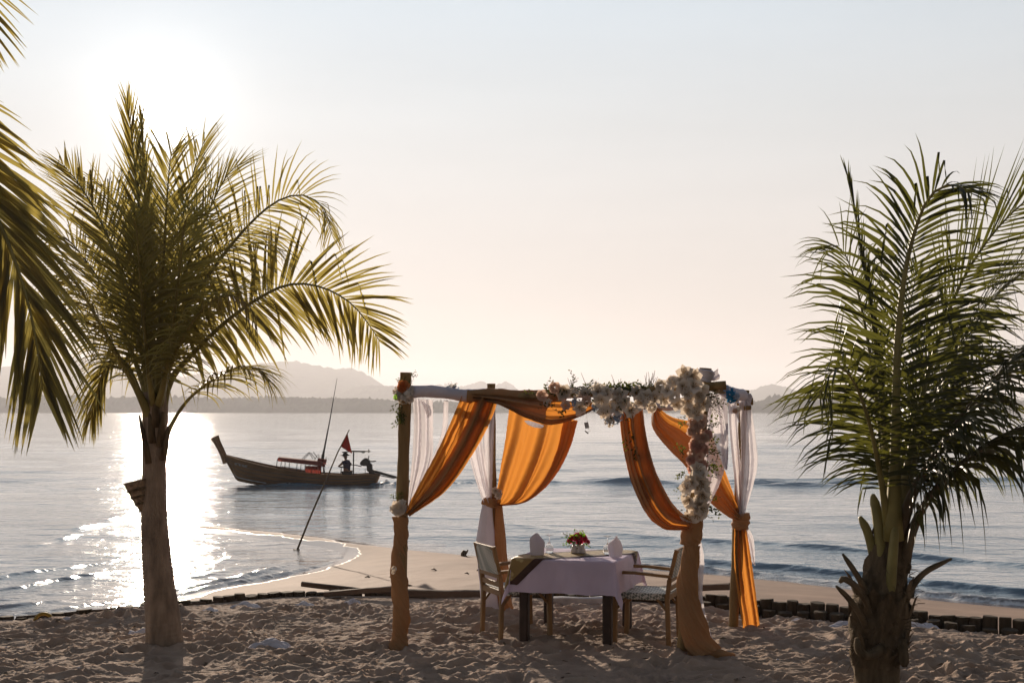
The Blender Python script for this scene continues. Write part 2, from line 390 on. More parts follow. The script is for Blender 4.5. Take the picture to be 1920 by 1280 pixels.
# a low drift of sand by the back of the pergola and a fall towards the wall
Z += 0.06 * np.exp(-((X + 0.35) / 0.5) ** 2 - ((Y - 12.3) / 0.5) ** 2)
flat = np.clip((7.5 - np.abs(X)) / 1.0, 0.2, 1)
Z *= flat * 0.82
Z -= 0.045 * np.clip((X - 1.7) / 0.6, 0, 1) * np.clip(1 - (wall_y(X) - Y) / 0.9, 0, 1)      # scour along the exposed logs
edge = np.clip((wall_y(X) - Y) / 0.35, 0, 1)
Z = Z * edge + (1 - edge) * np.where(X > 1.8, -0.05, -0.01)
TX, TY, TZ = X, Y, Z
def ground(x, y):
    """Height of the terrace sand."""
    j = int(np.clip(np.searchsorted(xs, x), 0, len(xs) - 1)); i = int(np.argmin(np.abs(TY[:, j] - y)))
    return float(TZ[i, j])
V = np.stack([X, Y, Z], -1)
last = V[-1].copy(); last[:, 2] = -0.9; last[:, 1] += 0.02
V = np.concatenate([V, last[None]], 0)
o = np_mesh('sand_terrace', V.reshape(-1, 3), grid_faces(*V.shape[:2]), M['sand']); tag(o, kind='structure')

# lower beach: a spit round a shallow lagoon. Shore line from photo pixels at sea level
SH = [(3600, 1150), (2700, 1175), (2300, 1165), (1920, 1143), (1700, 1120), (1550, 1101), (1400, 1085), (1200, 1069), (1000, 1053), (860, 1041), (750, 1030), (660, 1019), (580, 1007), (500, 998),
      (430, 991), (380, 987), (360, 990), (400, 996), (450, 1001), (510, 1008), (575, 1015), (630, 1023), (662, 1035), (655, 1050), (600, 1069), (520, 1087),
      (430, 1104), (330, 1127), (200, 1150), (0, 1172), (-400, 1205), (-1200, 1240), (-2600, 1260)]
shp = np.array([((p - HX) * ((EYE - SEA) * F / (q - HY)) / F, (EYE - SEA) * F / (q - HY)) for p, q in SH])
shf = spline(shp, 220)
land = np.vstack([shf, [[-60, 5], [60, 5]]])
def signed(x, y):
    """Distance to the shore line, positive on land."""
    sh = x.shape; x = x.ravel(); y = y.ravel()
    best = np.full(x.shape, 1e9); inside = np.zeros(x.shape, bool)
    n_ = len(land)
    for i in range(n_):
        a = land[i]; b_ = land[(i + 1) % n_]
        dx, dy = b_ - a
        if (a[1] > b_[1]) != (b_[1] > a[1]) or a[1] != b_[1]:
            c_ = ((a[1] > y) != (b_[1] > y)) & (x < (b_[0] - a[0]) * (y - a[1]) / ((b_[1] - a[1]) or 1e-9) + a[0])
            inside ^= c_
        if i >= len(shf) - 1: continue
        t = np.clip(((x - a[0]) * dx + (y - a[1]) * dy) / (dx * dx + dy * dy + 1e-12), 0, 1)
        best = np.minimum(best, (x - a[0] - t * dx) ** 2 + (y - a[1] - t * dy) ** 2)
    s_ = np.sqrt(best); s_[~inside] *= -1
    return s_.reshape(sh)

bx = np.arange(-26, 26, 0.11); by = np.arange(11.0, 42, 0.11)
X, Y = np.meshgrid(bx, by)
sd = signed(X, Y)
sd = sd + 0.28
Z = SEA + np.where(sd > 0, np.minimum(sd * 0.085, 0.02 + sd * 0.075), np.maximum(sd * 0.10, -1.6))
dry = np.clip((sd - 0.5) / 2.0, 0, 1)
Z += dry * (0.012 * fbm(X * 0.8, Y * 0.8, 3, 41) + 0.006 * fbm(X * 5, Y * 5, 2, 43))
Z = np.minimum(Z, -0.34)
o = np_mesh('lower_beach', np.stack([X, Y, Z], -1).reshape(-1, 3), grid_faces(*X.shape), None or M['sand']); tag(o, kind='structure')
BX, BY, BZ = bx, by, Z
def beach(x, y): return float(BZ[int(np.clip(np.searchsorted(BY, y), 0, len(BY) - 1)), int(np.clip(np.searchsorted(BX, x), 0, len(BX) - 1))])
at = o.data.attributes.new('shore', 'FLOAT', 'POINT'); at.data.foreach_set('value', sd.ravel().astype(np.float32))
m = mat('beach_sand', (0.285, 0.185, 0.13), 0.9, 0.16, 1.2, 0.3, bump=0.25, bscale=60.0, detail=8)
n, l = m.node_tree.nodes, m.node_tree.links; b = n['Principled BSDF']
av = n.new('ShaderNodeAttribute'); av.attribute_name = 'shore'
nz = n.new('ShaderNodeTexNoise'); nz.inputs['Scale'].default_value = 0.9; nz.inputs['Detail'].default_value = 6
tcn = n.new('ShaderNodeTexCoord'); l.new(tcn.outputs['Object'], nz.inputs['Vector'])
ma = n.new('ShaderNodeMath'); ma.operation = 'MULTIPLY_ADD'; ma.inputs[1].default_value = 0.9; l.new(nz.outputs['Fac'], ma.inputs[0]); l.new(av.outputs['Fac'], ma.inputs[2])
wet = n.new('ShaderNodeMapRange'); wet.inputs['From Min'].default_value = 0.60; wet.inputs['From Max'].default_value = 1.30; wet.inputs['To Min'].default_value = 1.0; wet.inputs['To Max'].default_value = 0.0
l.new(ma.outputs[0], wet.inputs['Value'])
old = b.inputs['Base Color'].links[0].from_socket
mixc = n.new('ShaderNodeMix'); mixc.data_type = 'RGBA'; mixc.blend_type = 'MULTIPLY'; mixc.inputs[7].default_value = (0.55, 0.53, 0.52, 1)
l.new(wet.outputs[0], mixc.inputs[0]); l.new(old, mixc.inputs[6]); l.new(mixc.outputs[2], b.inputs['Base Color'])
rr = n.new('ShaderNodeMapRange'); rr.inputs['To Min'].default_value = 0.85; rr.inputs['To Max'].default_value = 0.07; rr.inputs['From Min'].default_value = 0.62; rr.inputs['From Max'].default_value = 0.72; l.new(wet.outputs[0], rr.inputs['Value']); l.new(rr.outputs[0], b.inputs['Roughness'])
bpn = [q for q in n if q.type == 'BUMP'][0]
bs = n.new('ShaderNodeMapRange'); bs.inputs['To Min'].default_value = 0.3; bs.inputs['To Max'].default_value = 0.0; l.new(wet.outputs[0], bs.inputs['Value']); l.new(bs.outputs[0], bpn.inputs['Strength'])
b.inputs['Specular IOR Level'].default_value = 0.22
o.data.materials[0] = m

# the sea: one sheet, with swell, shore breakers and the boat's wake as real relief near by
ang = np.radians(np.linspace(-55, 55, 560)); rad = np.concatenate([np.geomspace(13.0, 130, 680)[:-1], np.geomspace(130, 5200, 150)])
A, RR = np.meshgrid(ang, rad)
X = RR * np.sin(A); Y = RR * np.cos(A)
sd = np.full(X.shape, -60.0); k = rad < 75
sd[k] = signed(X[k], Y[k])
rw = np.random.RandomState(5)
Z = np.zeros_like(X)
gust = 0.75 + 0.45 * perlin(X * 0.035, Y * 0.06, 71)
for wlen, cnt in ((7.0, 3), (3.6, 4), (2.1, 6), (1.1, 6), (0.62, 6)):
    for i in range(cnt):
        lam = wlen * rw.uniform(0.8, 1.25); th = rw.normal(0.12, 0.28); ph = rw.uniform(0, 6.28)
        kx, ky = math.sin(th) * 6.283 / lam, math.cos(th) * 6.283 / lam
        fade = np.exp(-(RR / (lam * 45)) ** 2)
        env = 0.55 + 0.75 * perlin(X / (lam * 2.6) + i * 9, Y / (lam * 1.7), 80 + i)
        Z += lam * 0.0120 / math.sqrt(cnt) * np.sin(kx * X + ky * Y + ph + 1.1 * perlin(X / (3 * lam), Y / (3 * lam), 50 + i)) * fade * env
Z *= gust
deep = np.clip(-sd / 3.5, 0.06, 1)
lagoon = (X < -1.6 * np.ones_like(X)) & (Y < 31)
Z *= np.where(lagoon, np.clip(-sd / 2.5, 0.06, 0.5), deep)
along = X * 0.9 + Y * 0.35
foam = np.zeros_like(X)
def breaker(s0, w, amp, scale, seed, mask, thr=0.0, front=1.0, fo=0.0):
    """A small wave running along the shore at distance s0 from it."""
    global Z, foam
    s = -sd - s0 - 0.30 * perlin(along * scale * 0.5, np.zeros_like(X) + seed, seed) - 0.10 * perlin(X * 2.2, Y * 2.2, seed + 1) - 0.03 * perlin(X * 7, Y * 7, seed + 4)
    e = np.clip(perlin(along * scale, np.zeros_like(X) + 3.3 * seed, seed + 2) * 1.3 + 0.45 - thr, 0, 1) * mask
    prof = np.where(s > 0, np.exp(-(s / w) ** 2), np.exp(-(s / (w * 0.45)) ** 2))
    Z += amp * e * prof
    foam = np.maximum(foam, fo * e * np.exp(-((s + w * 0.6) / (w * 0.5)) ** 2))
Lg = lagoon * np.clip((30 - Y) / 5, 0, 1); Op = (1 - lagoon) * np.clip((X + 6.0) / 3.0, 0, 1)
breaker(0.30, 0.12, 0.050, 0.35, 3, Lg, -0.2, fo=0.2)
breaker(0.9, 0.14, 0.05, 0.5, 5, Lg, -0.05, fo=0.3)
breaker(1.7, 0.15, 0.055, 0.5, 9, Lg, 0.05, fo=0.3)
breaker(2.6, 0.16, 0.055, 0.45, 15, Lg, 0.1, fo=0.25)
breaker(3.7, 0.18, 0.05, 0.4, 45, Lg, 0.15, fo=0.2)
breaker(5.0, 0.2, 0.045, 0.4, 55, Lg, 0.2)
right = Op * np.clip((X - 1.0) / 3.0, 0, 1)
breaker(1.7, 0.40, 0.105, 0.16, 21, right, -0.15, fo=0.1)
breaker(0.55, 0.18, 0.08, 0.4, 27, right, -0.4, fo=0.9)
breaker(0.5, 0.14, 0.05, 0.4, 33, right, -0.2, fo=0.5)
breaker(3.6, 0.40, 0.07, 0.12, 35, Op, 0.0)
breaker(5.9, 0.45, 0.07, 0.12, 39, Op, 0.0)
# swash foam at the very edge of the open shore
sw = np.exp(-((sd + 0.12) / 0.10) ** 2) * np.clip(0.55 + perlin(X * 2.2, Y * 2.2, 61), 0, 1)
foam = np.maximum(foam, sw * np.where(lagoon, 0.35, 0.9) * np.clip((X + 3.0) / 3.0, 0.04, 1))
# ridge where water runs over the tip of the spit
tip = np.array([((p - HX) * ((EYE - SEA) * F / (q - HY)) / F, (EYE - SEA) * F / (q - HY)) for p, q in ((310, 968), (255, 955), (215, 972), (160, 990), (90, 1018), (20, 1024))])
tf = spline(tip, 60)
dd = np.full(X.shape, 1e9)
kk = (RR < 50)
d2 = np.min((X[kk][:, None] - tf[None, :, 0]) ** 2 + (Y[kk][:, None] - tf[None, :, 1]) ** 2, 1)
dd[kk] = np.sqrt(d2)
Z += 0.075 * np.exp(-((dd + 0.15 * perlin(X * 1.5, Y * 1.5, 91)) / 0.22) ** 2) * np.clip(0.5 + perlin(X * 0.7, Y * 0.7, 92) * 1.2, 0, 1)
foam = np.maximum(foam, 0.5 * np.exp(-(dd / 0.2) ** 2) * np.clip(perlin(X * 3, Y * 3, 93) + 0.2, 0, 1))
# wake of the passing boat, drawn out to the east
WK = 55.3
for off, amp, w, x0 in ((0.0, 0.24, 0.45, -1.0), (-1.9, 0.18, 0.40, 3.0), (2.8, 0.12, 0.5, -4.0)):
    cy_ = WK + off - 0.012 * (X + 6) + 0.8 * perlin(X * 0.12, np.zeros_like(X) + off, 95)
    Z += amp * np.exp(-((Y - cy_) / w) ** 2) * np.clip((X - x0) / 3, 0, 1) * np.clip(0.6 + perlin(X * 0.3, np.zeros_like(X) + off, 96), 0.15, 1.2)
cy_ = WK - 0.05 * (X + 6)
churn = np.exp(-((Y - WK) / 0.9) ** 2) * np.clip((X + 6.2) / 0.5, 0, 1) * np.clip((3.0 - X) / 7, 0, 1)
Z += churn * (0.30 * np.abs(perlin(X * 1.3, Y * 1.3, 97)) + 0.25 * np.clip(perlin(X * 3, Y * 3, 98), 0, 1))
foam = np.maximum(foam, churn * np.clip(0.55 + perlin(X * 1.6, Y * 1.2, 99), 0, 1))
hullw = np.exp(-((Y - WK + 0.75) / 0.3) ** 2) * np.exp(-((X + 9.3) / 1.5) ** 2)          # bow wave along the side
Z += 0.16 * hullw; foam = np.maximum(foam, 0.45 * hullw * np.clip(0.5 + perlin(X * 2, Y * 2, 100), 0, 1))
ZW = Z + SEA
o = np_mesh('sea', np.stack([X, Y, ZW], -1).reshape(-1, 3), grid_faces(*X.shape), M['sand']); tag(o, kind='structure')
at = o.data.attributes.new('shallow', 'FLOAT', 'POINT'); at.data.foreach_set('value', (np.clip(1 + sd / np.where(lagoon, 6.0, 1.6), 0, 1)).ravel().astype(np.float32))
at = o.data.attributes.new('foam', 'FLOAT', 'POINT'); at.data.foreach_set('value', foam.ravel().astype(np.float32))
m = bpy.data.materials.new('sea_water'); m.use_nodes = True
n, l = m.node_tree.nodes, m.node_tree.links; b = n['Principled BSDF']
b.inputs['IOR'].default_value = 1.333; b.inputs['Specular IOR Level'].default_value = 0.7
tcn = n.new('ShaderNodeTexCoord')
def wave_noise(scale, sx, sy, det):
    mp = n.new('ShaderNodeMapping'); mp.inputs['Scale'].default_value = (sx, sy, 1); mp.inputs['Rotation'].default_value = (0, 0, R(6))
    t = n.new('ShaderNodeTexNoise'); t.inputs['Scale'].default_value = scale; t.inputs['Detail'].default_value = det; t.inputs['Roughness'].default_value = 0.55
    l.new(tcn.outputs['Object'], mp.inputs[0]); l.new(mp.outputs[0], t.inputs['Vector']); return t
def bump(h, s, dist, nrm=None):
    q = n.new('ShaderNodeBump'); q.inputs['Strength'].default_value = s; q.inputs['Distance'].default_value = dist
    l.new(h, q.inputs['Height'])
    if nrm: l.new(nrm, q.inputs['Normal'])
    return q
t1 = wave_noise(1.3, 0.5, 1.0, 4); t2 = wave_noise(6.0, 0.6, 1.0, 3)
b1 = bump(t1.outputs['Fac'], 1.0, 0.105); b2 = bump(t2.outputs['Fac'], 1.0, 0.018, b1.outputs[0])
l.new(b2.outputs[0], b.inputs['Normal'])
fa = n.new('ShaderNodeAttribute'); fa.attribute_name = 'foam'
fn = n.new('ShaderNodeTexNoise'); fn.inputs['Scale'].default_value = 14; fn.inputs['Detail'].default_value = 6; l.new(tcn.outputs['Object'], fn.inputs['Vector'])
fm = n.new('ShaderNodeMath'); fm.operation = 'ADD'; l.new(fa.outputs['Fac'], fm.inputs[0]); l.new(fn.outputs['Fac'], fm.inputs[1])
fr = n.new('ShaderNodeMapRange'); fr.inputs['From Min'].default_value = 0.82; fr.inputs['From Max'].default_value = 1.15; l.new(fm.outputs[0], fr.inputs['Value'])
cm = n.new('ShaderNodeMix'); cm.data_type = 'RGBA'; cm.inputs[6].default_value = (0.10, 0.16, 0.205, 1); cm.inputs[7].default_value = (0.72, 0.72, 0.72, 1)
sh = n.new('ShaderNodeAttribute'); sh.attribute_name = 'shallow'
sm = n.new('ShaderNodeMix'); sm.data_type = 'RGBA'; sm.inputs[6].default_value = (0.10, 0.16, 0.205, 1); sm.inputs[7].default_value = (0.25, 0.20, 0.165, 1)      # sand shows through the shallows
l.new(sh.outputs['Fac'], sm.inputs[0]); l.new(sm.outputs[2], cm.inputs[6])
l.new(fr.outputs[0], cm.inputs[0]); l.new(cm.outputs[2], b.inputs['Base Color'])
rm = n.new('ShaderNodeMapRange'); rm.inputs['To Min'].default_value = 0.06; rm.inputs['To Max'].default_value = 0.8; l.new(fr.outputs[0], rm.inputs['Value']); l.new(rm.outputs[0], b.inputs['Roughness'])
o.data.materials[0] = m

# far shore: wooded hills and the low tree line in front of them
def hill(name, dist, depth, prof, seed, tree_h, tree_w, back=0.0, cols=420):
    """Wooded ridge from a profile of photo pixels; a real height field with a front and a back slope."""
    pr = np.array(prof, float)
    wx0 = (pr[0, 0] - HX) * dist / F; wx1 = (pr[-1, 0] - HX) * dist / F
    hx = np.linspace(wx0, wx1, cols); pz = np.interp(hx, (pr[:, 0] - HX) * dist / F, (HY - pr[:, 1]) * dist / F + EYE)
    v = np.linspace(-1, 1, 40)
    Xh = np.tile(hx, (40, 1)); Yh = dist + depth * v[:, None] + 0 * Xh + depth * 0.2 * perlin(Xh / (depth * 2.0), v[:, None] + 0 * Xh, seed)
    shape = np.clip(1 - np.abs(v), 0, 1)[:, None] ** 0.7
    Zh = SEA - 1.5 + (pz[None, :] - SEA + 1.5) * shape * (1 + 0.10 * fbm(Xh / (depth * 0.5), Yh / (depth * 0.5), 3, seed + 3) * (1 - shape))
    Zh += tree_h * (np.abs(fbm(Xh / tree_w, Yh / tree_w, 3, seed + 7)) - 0.35) * np.clip(shape * 3, 0, 1)
    o = np_mesh(name, np.stack([Xh, Yh, Zh], -1).reshape(-1, 3), grid_faces(*Xh.shape), M['forest'])
    return tag(o, kind='structure')
hill('hill', 3400, 600, [(-1500, 740), (-900, 690), (-300, 712), (0, 690), (70, 676), (140, 667), (190, 680), (260, 700), (330, 705), (420, 690), (480, 678), (535, 673), (585, 682), (620, 688), (650, 687),
                        (672, 695), (690, 704), (712, 718), (730, 735), (770, 752), (850, 768), (900, 776)], 3, 7.0, 30)
hill('hill', 3000, 280, [(590, 776), (620, 752), (640, 735), (665, 724), (700, 720), (735, 722), (765, 735), (800, 748), (850, 776)], 13, 6.0, 24)
hill('hill', 4000, 420, [(740, 776), (770, 735), (800, 724), (830, 722), (860, 726), (885, 718), (905, 713), (925, 722), (950, 714), (962, 720), (980, 738), (1010, 755), (1060, 765), (1150, 760), (1300, 755), (1390, 760), (1450, 776)], 23, 7.0, 30)
hill('hill', 3500, 380, [(1330, 776), (1370, 752), (1400, 735), (1425, 724), (1445, 719), (1470, 724), (1495, 734), (1540, 742), (1600, 738), (1700, 745), (1800, 735), (1900, 748), (2050, 728), (2300, 735), (2600, 700), (3200, 730), (3600, 776)], 33, 6.0, 24)
hill('far_treeline', 1450, 55, [(-1600, 748), (-800, 742), (0, 746), (100, 741), (200, 745), (300, 743), (420, 746), (540, 743), (600, 746), (680, 746), (740, 751), (800, 753), (900, 752), (1000, 755), (1200, 757), (1300, 756), (1420, 752), (1440, 745), (1460, 740), (1475, 744), (1490, 738), (1512, 741), (1530, 748), (1600, 752),
                        (1750, 748), (1920, 750), (2300, 744), (3200, 742)], 43, 4.5, 6, cols=1600)

# the hazy air over the bay
hz = MB().box((0, 2600, 82.0), (9400, 5360, 176.0)).build('haze', None, smooth=False); tag(hz, kind='stuff')
m = bpy.data.materials.new('sea_haze'); m.use_nodes = True
n, l = m.node_tree.nodes, m.node_tree.links; n.clear()
ho = n.new('ShaderNodeOutputMaterial'); pv = n.new('ShaderNodeVolumePrincipled')
pv.inputs['Color'].default_value = (0.93, 0.93, 0.98, 1); pv.inputs['Density'].default_value = 0.00028; pv.inputs['Anisotropy'].default_value = 0.30
l.new(pv.outputs[0], ho.inputs['Volume']); hz.data.materials.append(m)

# ------------------------------------------------------------------ coconut palms
rp = random.Random(11)

def frond(palm, ctrl, L, n, seed, S=None, stalk=M['rachis'], leafm=M['leaf'], r0=0.028, start=0.2, alpha=(68, 28), lift=12, grav=0.5, w=0.022,
          single=False, kink=0.12, one_side=0, prof=((0, .15, .4, .7, .9, 1), (.5, .85, 1, .85, .6, .4)), skip=0.04):
    """One pinnate leaf: a tapering stalk and two rows of folded leaflets that droop with their own weight."""
    rr_ = random.Random(seed)
    C = [Vector(q) for q in spline([P(*c) for c in ctrl], 44)]
    seg = [0.0]
    for a, b_ in zip(C, C[1:]): seg.append(seg[-1] + (b_ - a).length)
    T_ = seg[-1]
    def at(t):
        s_ = min(max(t, 0), 0.9999) * T_
        i = min(int(np.searchsorted(seg, s_, 'right')) - 1, len(C) - 2)
        f = (s_ - seg[i]) / max(seg[i + 1] - seg[i], 1e-9)
        a = C[max(i - 1, 0)]; b_ = C[min(i + 2, len(C) - 1)]
        return C[i].lerp(C[i + 1], f), (b_ - a).normalized()
    mb = MB()
    ts = np.linspace(0, 1, 26)
    mb.tube([at(t)[0] for t in ts], [r0 * (np.interp(t, (0, .06, .25, 1), (1.7, 1.25, .75, .10))) for t in ts], 6)
    fr = mb.build('frond', stalk, palm)
    if S is None:
        h = C[-1] - C[0]; h.z = 0
        if h.length < 0.05: h = Vector((0, -1, 0))
        S = Vector((0, 0, 1)).cross(h.normalized())
    S = Vector(S).normalized()
    lb = MB()
    for sd_ in (-1, 1):
        if one_side and sd_ != one_side: continue
        for i in range(n):
            if rr_.random() < skip: continue
            q = (i + 0.5 + 0.25 * sd_ + rr_.uniform(-.25, .25)) / n
            t = start + (1 - start) * q
            p, T = at(t)
            s_ = (S - T * S.dot(T)).normalized(); N = s_.cross(T)
            if N.z < 0 and abs(T.z) < 0.7: N = -N
            al = R(np.interp(q, (0, 1), alpha) + rr_.uniform(-7, 7)); be = R(lift + rr_.uniform(-12, 12))
            d = (T * math.cos(al) + (s_ * sd_ * math.cos(be) + N * math.sin(be)) * math.sin(al)).normalized()
            ln = L * np.interp(q, *prof) * rr_.uniform(0.82, 1.08)
            wd = w * np.interp(q, (0, .3, 1), (.8, 1, .6)) * rr_.uniform(0.8, 1.15)
            g = grav * rr_.uniform(0.6, 1.4); kk_ = rr_.random() < kink; ki = rr_.choice((2, 3))
            pos = p.copy(); rows = []
            nsg = 5
            for j in range(nsg + 1):
                W = d.cross(N)
                W = W.normalized() if W.length > 1e-3 else T.copy()
                NN = W.cross(d).normalized()
                ww = wd * (.45, 1.0, .95, .75, .45, .03)[j] / 2
                rows.append((pos - W * ww, pos - NN * ww * 0.45, pos + W * ww))
                if kk_ and j == ki: d = Vector((d.x * .35, d.y * .35, -1)).normalized()
                d = (d + Vector((0, 0, -1)) * g * (j + 1) / nsg * 0.42 + Vector((rr_.uniform(-.03, .03), rr_.uniform(-.03, .03), 0))).normalized()
                pos = pos + d * ln / nsg
            vs = [v for r_ in rows for v in r_]
            fs = [(3 * j + k_, 3 * j + k_ + 1, 3 * j + k_ + 4, 3 * j + k_ + 3) for j in range(nsg) for k_ in (0, 1)]
            if single:
                one = MB().add(vs, fs).build('leaflet', leafm, fr)
            else:
                lb.add(vs, fs)
    if not single and lb.v:
        tag(lb.build('leaflets', leafm, fr), kind='stuff')
    return fr

def trunk(palm, ctrl, radii, m, rings=44, n=18, rough=0.05, seed=1):
    c = spline([tuple(P(*q)) for q in ctrl], 150); r = np.interp(np.linspace(0, 1, 150), np.linspace(0, 1, len(radii)), radii)
    t = np.linspace(0, 1, 150)
    ring = 0.036 * np.abs(np.sin(t * math.pi * rings)) ** 0.5
    def fn(tt, th):
        return 1 + ring[int(tt * 149)] + rough * float(perlin(np.array([math.cos(th) * 1.6 + tt * 9]), np.array([math.sin(th) * 1.6 + tt * 4]), seed)[0])
    return MB().tube(c, r, n, True, fn).build('trunk', m, palm)

# palm with the pot, the sun behind its crown
D1 = 10.85
palm = thing('palm_tree', P(308, 1207, D1), 'young coconut palm with a pot on its trunk, standing before the sun glitter', 'palm tree')
trunk(palm, [(309, 1228, D1), (306, 1170, D1), (297, 1080, D1), (290, 980, D1), (289, 880, D1), (291, 790, D1), (292, 735, D1)],
      [.160, .146, .124, .106, .098, .104, .098], M['bark'])
mb = MB()
for px_, py_, q, w_ in ((274, 838, -9, .026), (311, 832, 9, .026), (284, 800, -5, .030), (303, 806, 5, .028), (268, 812, -12, .020), (292, 770, 1, .034)):
    a0 = P(292 + (px_ - 292) * .7, py_ + 30, D1 - 0.085); a1 = P(px_, py_, D1 - 0.10); a2 = P(px_ + q * .6, py_ - 34, D1 - 0.085)
    mb.tube([a0, a1, a2], [w_ * 1.25, w_, w_ * .45], 8)
mb.build('leaf_base', M['fibre'], palm)
lf = dict(stalk=M['rachis'], leafm=M['leaf'])
B = (292, 770, D1)
# toward the east: two long arching leaves and a thin lower one
frond(palm, [(303, 775, D1), (318, 716, D1), (350, 675, D1 - .1), (420, 606, D1 - .15), (490, 556, D1 - .2), (545, 533, D1 - .2), (602, 538, D1 - .2), (655, 566, D1 - .2), (690, 606, D1 - .2), (712, 640, D1 - .2)], 0.74, 78, 1, start=.24, grav=.26, lift=4, w=.034, alpha=(92, 34), S=(0.0, .40, 1), skip=.0, **lf)
frond(palm, [(298, 770, D1), (312, 690, D1), (345, 590, D1 + .1), (410, 490, D1 + .2), (470, 418, D1 + .3), (522, 376, D1 + .3), (570, 366, D1 + .3), (608, 392, D1 + .3), (622, 440, D1 + .3)], 0.62, 76, 2, start=.22, grav=.6, lift=14, alpha=(80, 34), kink=.2, S=(.65, .5, -.5), **lf)
frond(palm, [(305, 835, D1 - .05), (322, 795, D1 - .08), (352, 750, D1 - .15), (395, 715, D1 - .25), (440, 690, D1 - .35), (480, 690, D1 - .4), (505, 715, D1 - .4)], 0.55, 48, 3, start=.40, grav=.9, lift=0, r0=.022, **lf)
frond(palm, [(296, 770, D1), (318, 690, D1 - .3), (356, 610, D1 - .6), (405, 560, D1 - .8), (452, 560, D1 - .95), (484, 600, D1 - 1.0)], 0.72, 48, 18, start=.2, grav=.7, S=(.3, 1, .3), **lf)
frond(palm, [(296, 770, D1 + .1), (322, 660, D1 + .4), (366, 540, D1 + .7), (420, 460, D1 + .9), (475, 440, D1 + 1.0), (520, 470, D1 + 1.0)], 0.8, 52, 19, start=.2, grav=.6, S=(.2, 1, 0), **lf)
# upright ones in the middle
frond(palm, [(288, 770, D1), (282, 640, D1 - .1), (272, 500, D1 - .15), (258, 360, D1 - .1), (245, 240, D1), (238, 190, D1)], 0.5, 54, 5, start=.35, grav=.04, alpha=(30, 12), lift=25, w=.022, S=(1, .2, 0), **lf)
frond(palm, [(290, 770, D1 + .05), (284, 620, D1 + .2), (276, 450, D1 + .3), (268, 300, D1 + .3), (264, 215, D1 + .25)], 0.46, 50, 6, start=.3, grav=.03, alpha=(24, 10), lift=20, S=(1, -.4, 0), **lf)
frond(palm, [(294, 770, D1), (300, 640, D1 - .25), (306, 500, D1 - .45), (312, 390, D1 - .6), (318, 310, D1 - .75), (322, 285, D1 - .85)], 0.80, 62, 7, start=.18, grav=.22, alpha=(60, 22), lift=22, S=(1, 0, 0), **lf)
frond(palm, [(294, 770, D1 + .05), (308, 620, D1 + .3), (330, 480, D1 + .5), (350, 370, D1 + .7), (372, 295, D1 + .85), (384, 262, D1 + .9)], 0.76, 58, 8, start=.18, grav=.18, alpha=(52, 20), lift=18, S=(1, -.3, 0), **lf)
frond(palm, [(296, 770, D1), (316, 640, D1 + .1), (348, 510, D1 + .15), (385, 410, D1 + .15), (425, 330, D1 + .1), (452, 308, D1 + .05)], 0.70, 66, 9, start=.22, grav=.22, alpha=(58, 22), lift=18, S=(.5, .8, 0.1), **lf)
frond(palm, [(290, 770, D1 + .1), (288, 650, D1 + .6), (286, 540, D1 + 1.0), (284, 470, D1 + 1.3), (280, 440, D1 + 1.6)], 0.85, 50, 11, start=.15, grav=.45, alpha=(70, 30), lift=10, S=(1, 0, 0), **lf)
for i, (tx, ty, td, g_) in enumerate(((256, 430, -.8, .35), (346, 420, -.9, .35), (302, 400, .9, .3))):
    frond(palm, [(291, 775, D1), (292 + (tx - 292) * .35, 700, D1 + td * .35), (292 + (tx - 292) * .8, (ty + 620) / 2, D1 + td * .75), (tx, ty, D1 + td), (tx + (tx - 292) * .35, ty - 30, D1 + td * 1.25)], .72, 46, 30 + i, start=.2, grav=g_, alpha=(74, 30), lift=6, S=(1, .2 * i - .6, 0), **lf)
# toward the west
frond(palm, [(287, 770, D1), (266, 660, D1 - .1), (236, 540, D1 - .2), (196, 430, D1 - .2), (150, 348, D1 - .1), (116, 306, D1)], 0.62, 66, 12, start=.28, grav=.16, alpha=(52, 20), lift=14, S=(.55, .6, .5), **lf)
frond(palm, [(286, 775, D1), (258, 690, D1 + .15), (222, 600, D1 + .3), (182, 520, D1 + .4), (140, 462, D1 + .45), (112, 440, D1 + .45), (96, 452, D1 + .4)], 0.72, 64, 13, start=.28, grav=.4, alpha=(68, 28), S=(.3, .9, .2), **lf)
frond(palm, [(285, 790, D1 - .03), (262, 740, D1 - .15), (232, 686, D1 - .3), (190, 612, D1 - .45), (152, 545, D1 - .5), (128, 520, D1 - .5), (104, 520, D1 - .5)], 0.66, 62, 14, start=.3, grav=.85, alpha=(72, 30), r0=.034, **lf)
frond(palm, [(284, 800, D1 + .03), (262, 735, D1 + .1), (236, 680, D1 + .15), (212, 672, D1 + .2), (192, 702, D1 + .2), (178, 750, D1 + .2), (170, 786, D1 + .2)], 0.55, 54, 15, start=.42, grav=.8, alpha=(50, 20), lift=-5, w=.026, **lf)
frond(palm, [(288, 770, D1 + .05), (278, 640, D1 + .3), (256, 520, D1 + .5), (230, 420, D1 + .6), (206, 360, D1 + .7), (190, 345, D1 + .7)], 0.72, 52, 16, start=.22, grav=.3, alpha=(60, 24), S=(.8, .5, 0), **lf)
frond(palm, [(288, 775, D1 + .05), (270, 680, D1 + .5), (245, 600, D1 + .9), (215, 560, D1 + 1.2), (190, 575, D1 + 1.4)], 0.8, 44, 17, start=.22, grav=.7, **lf)

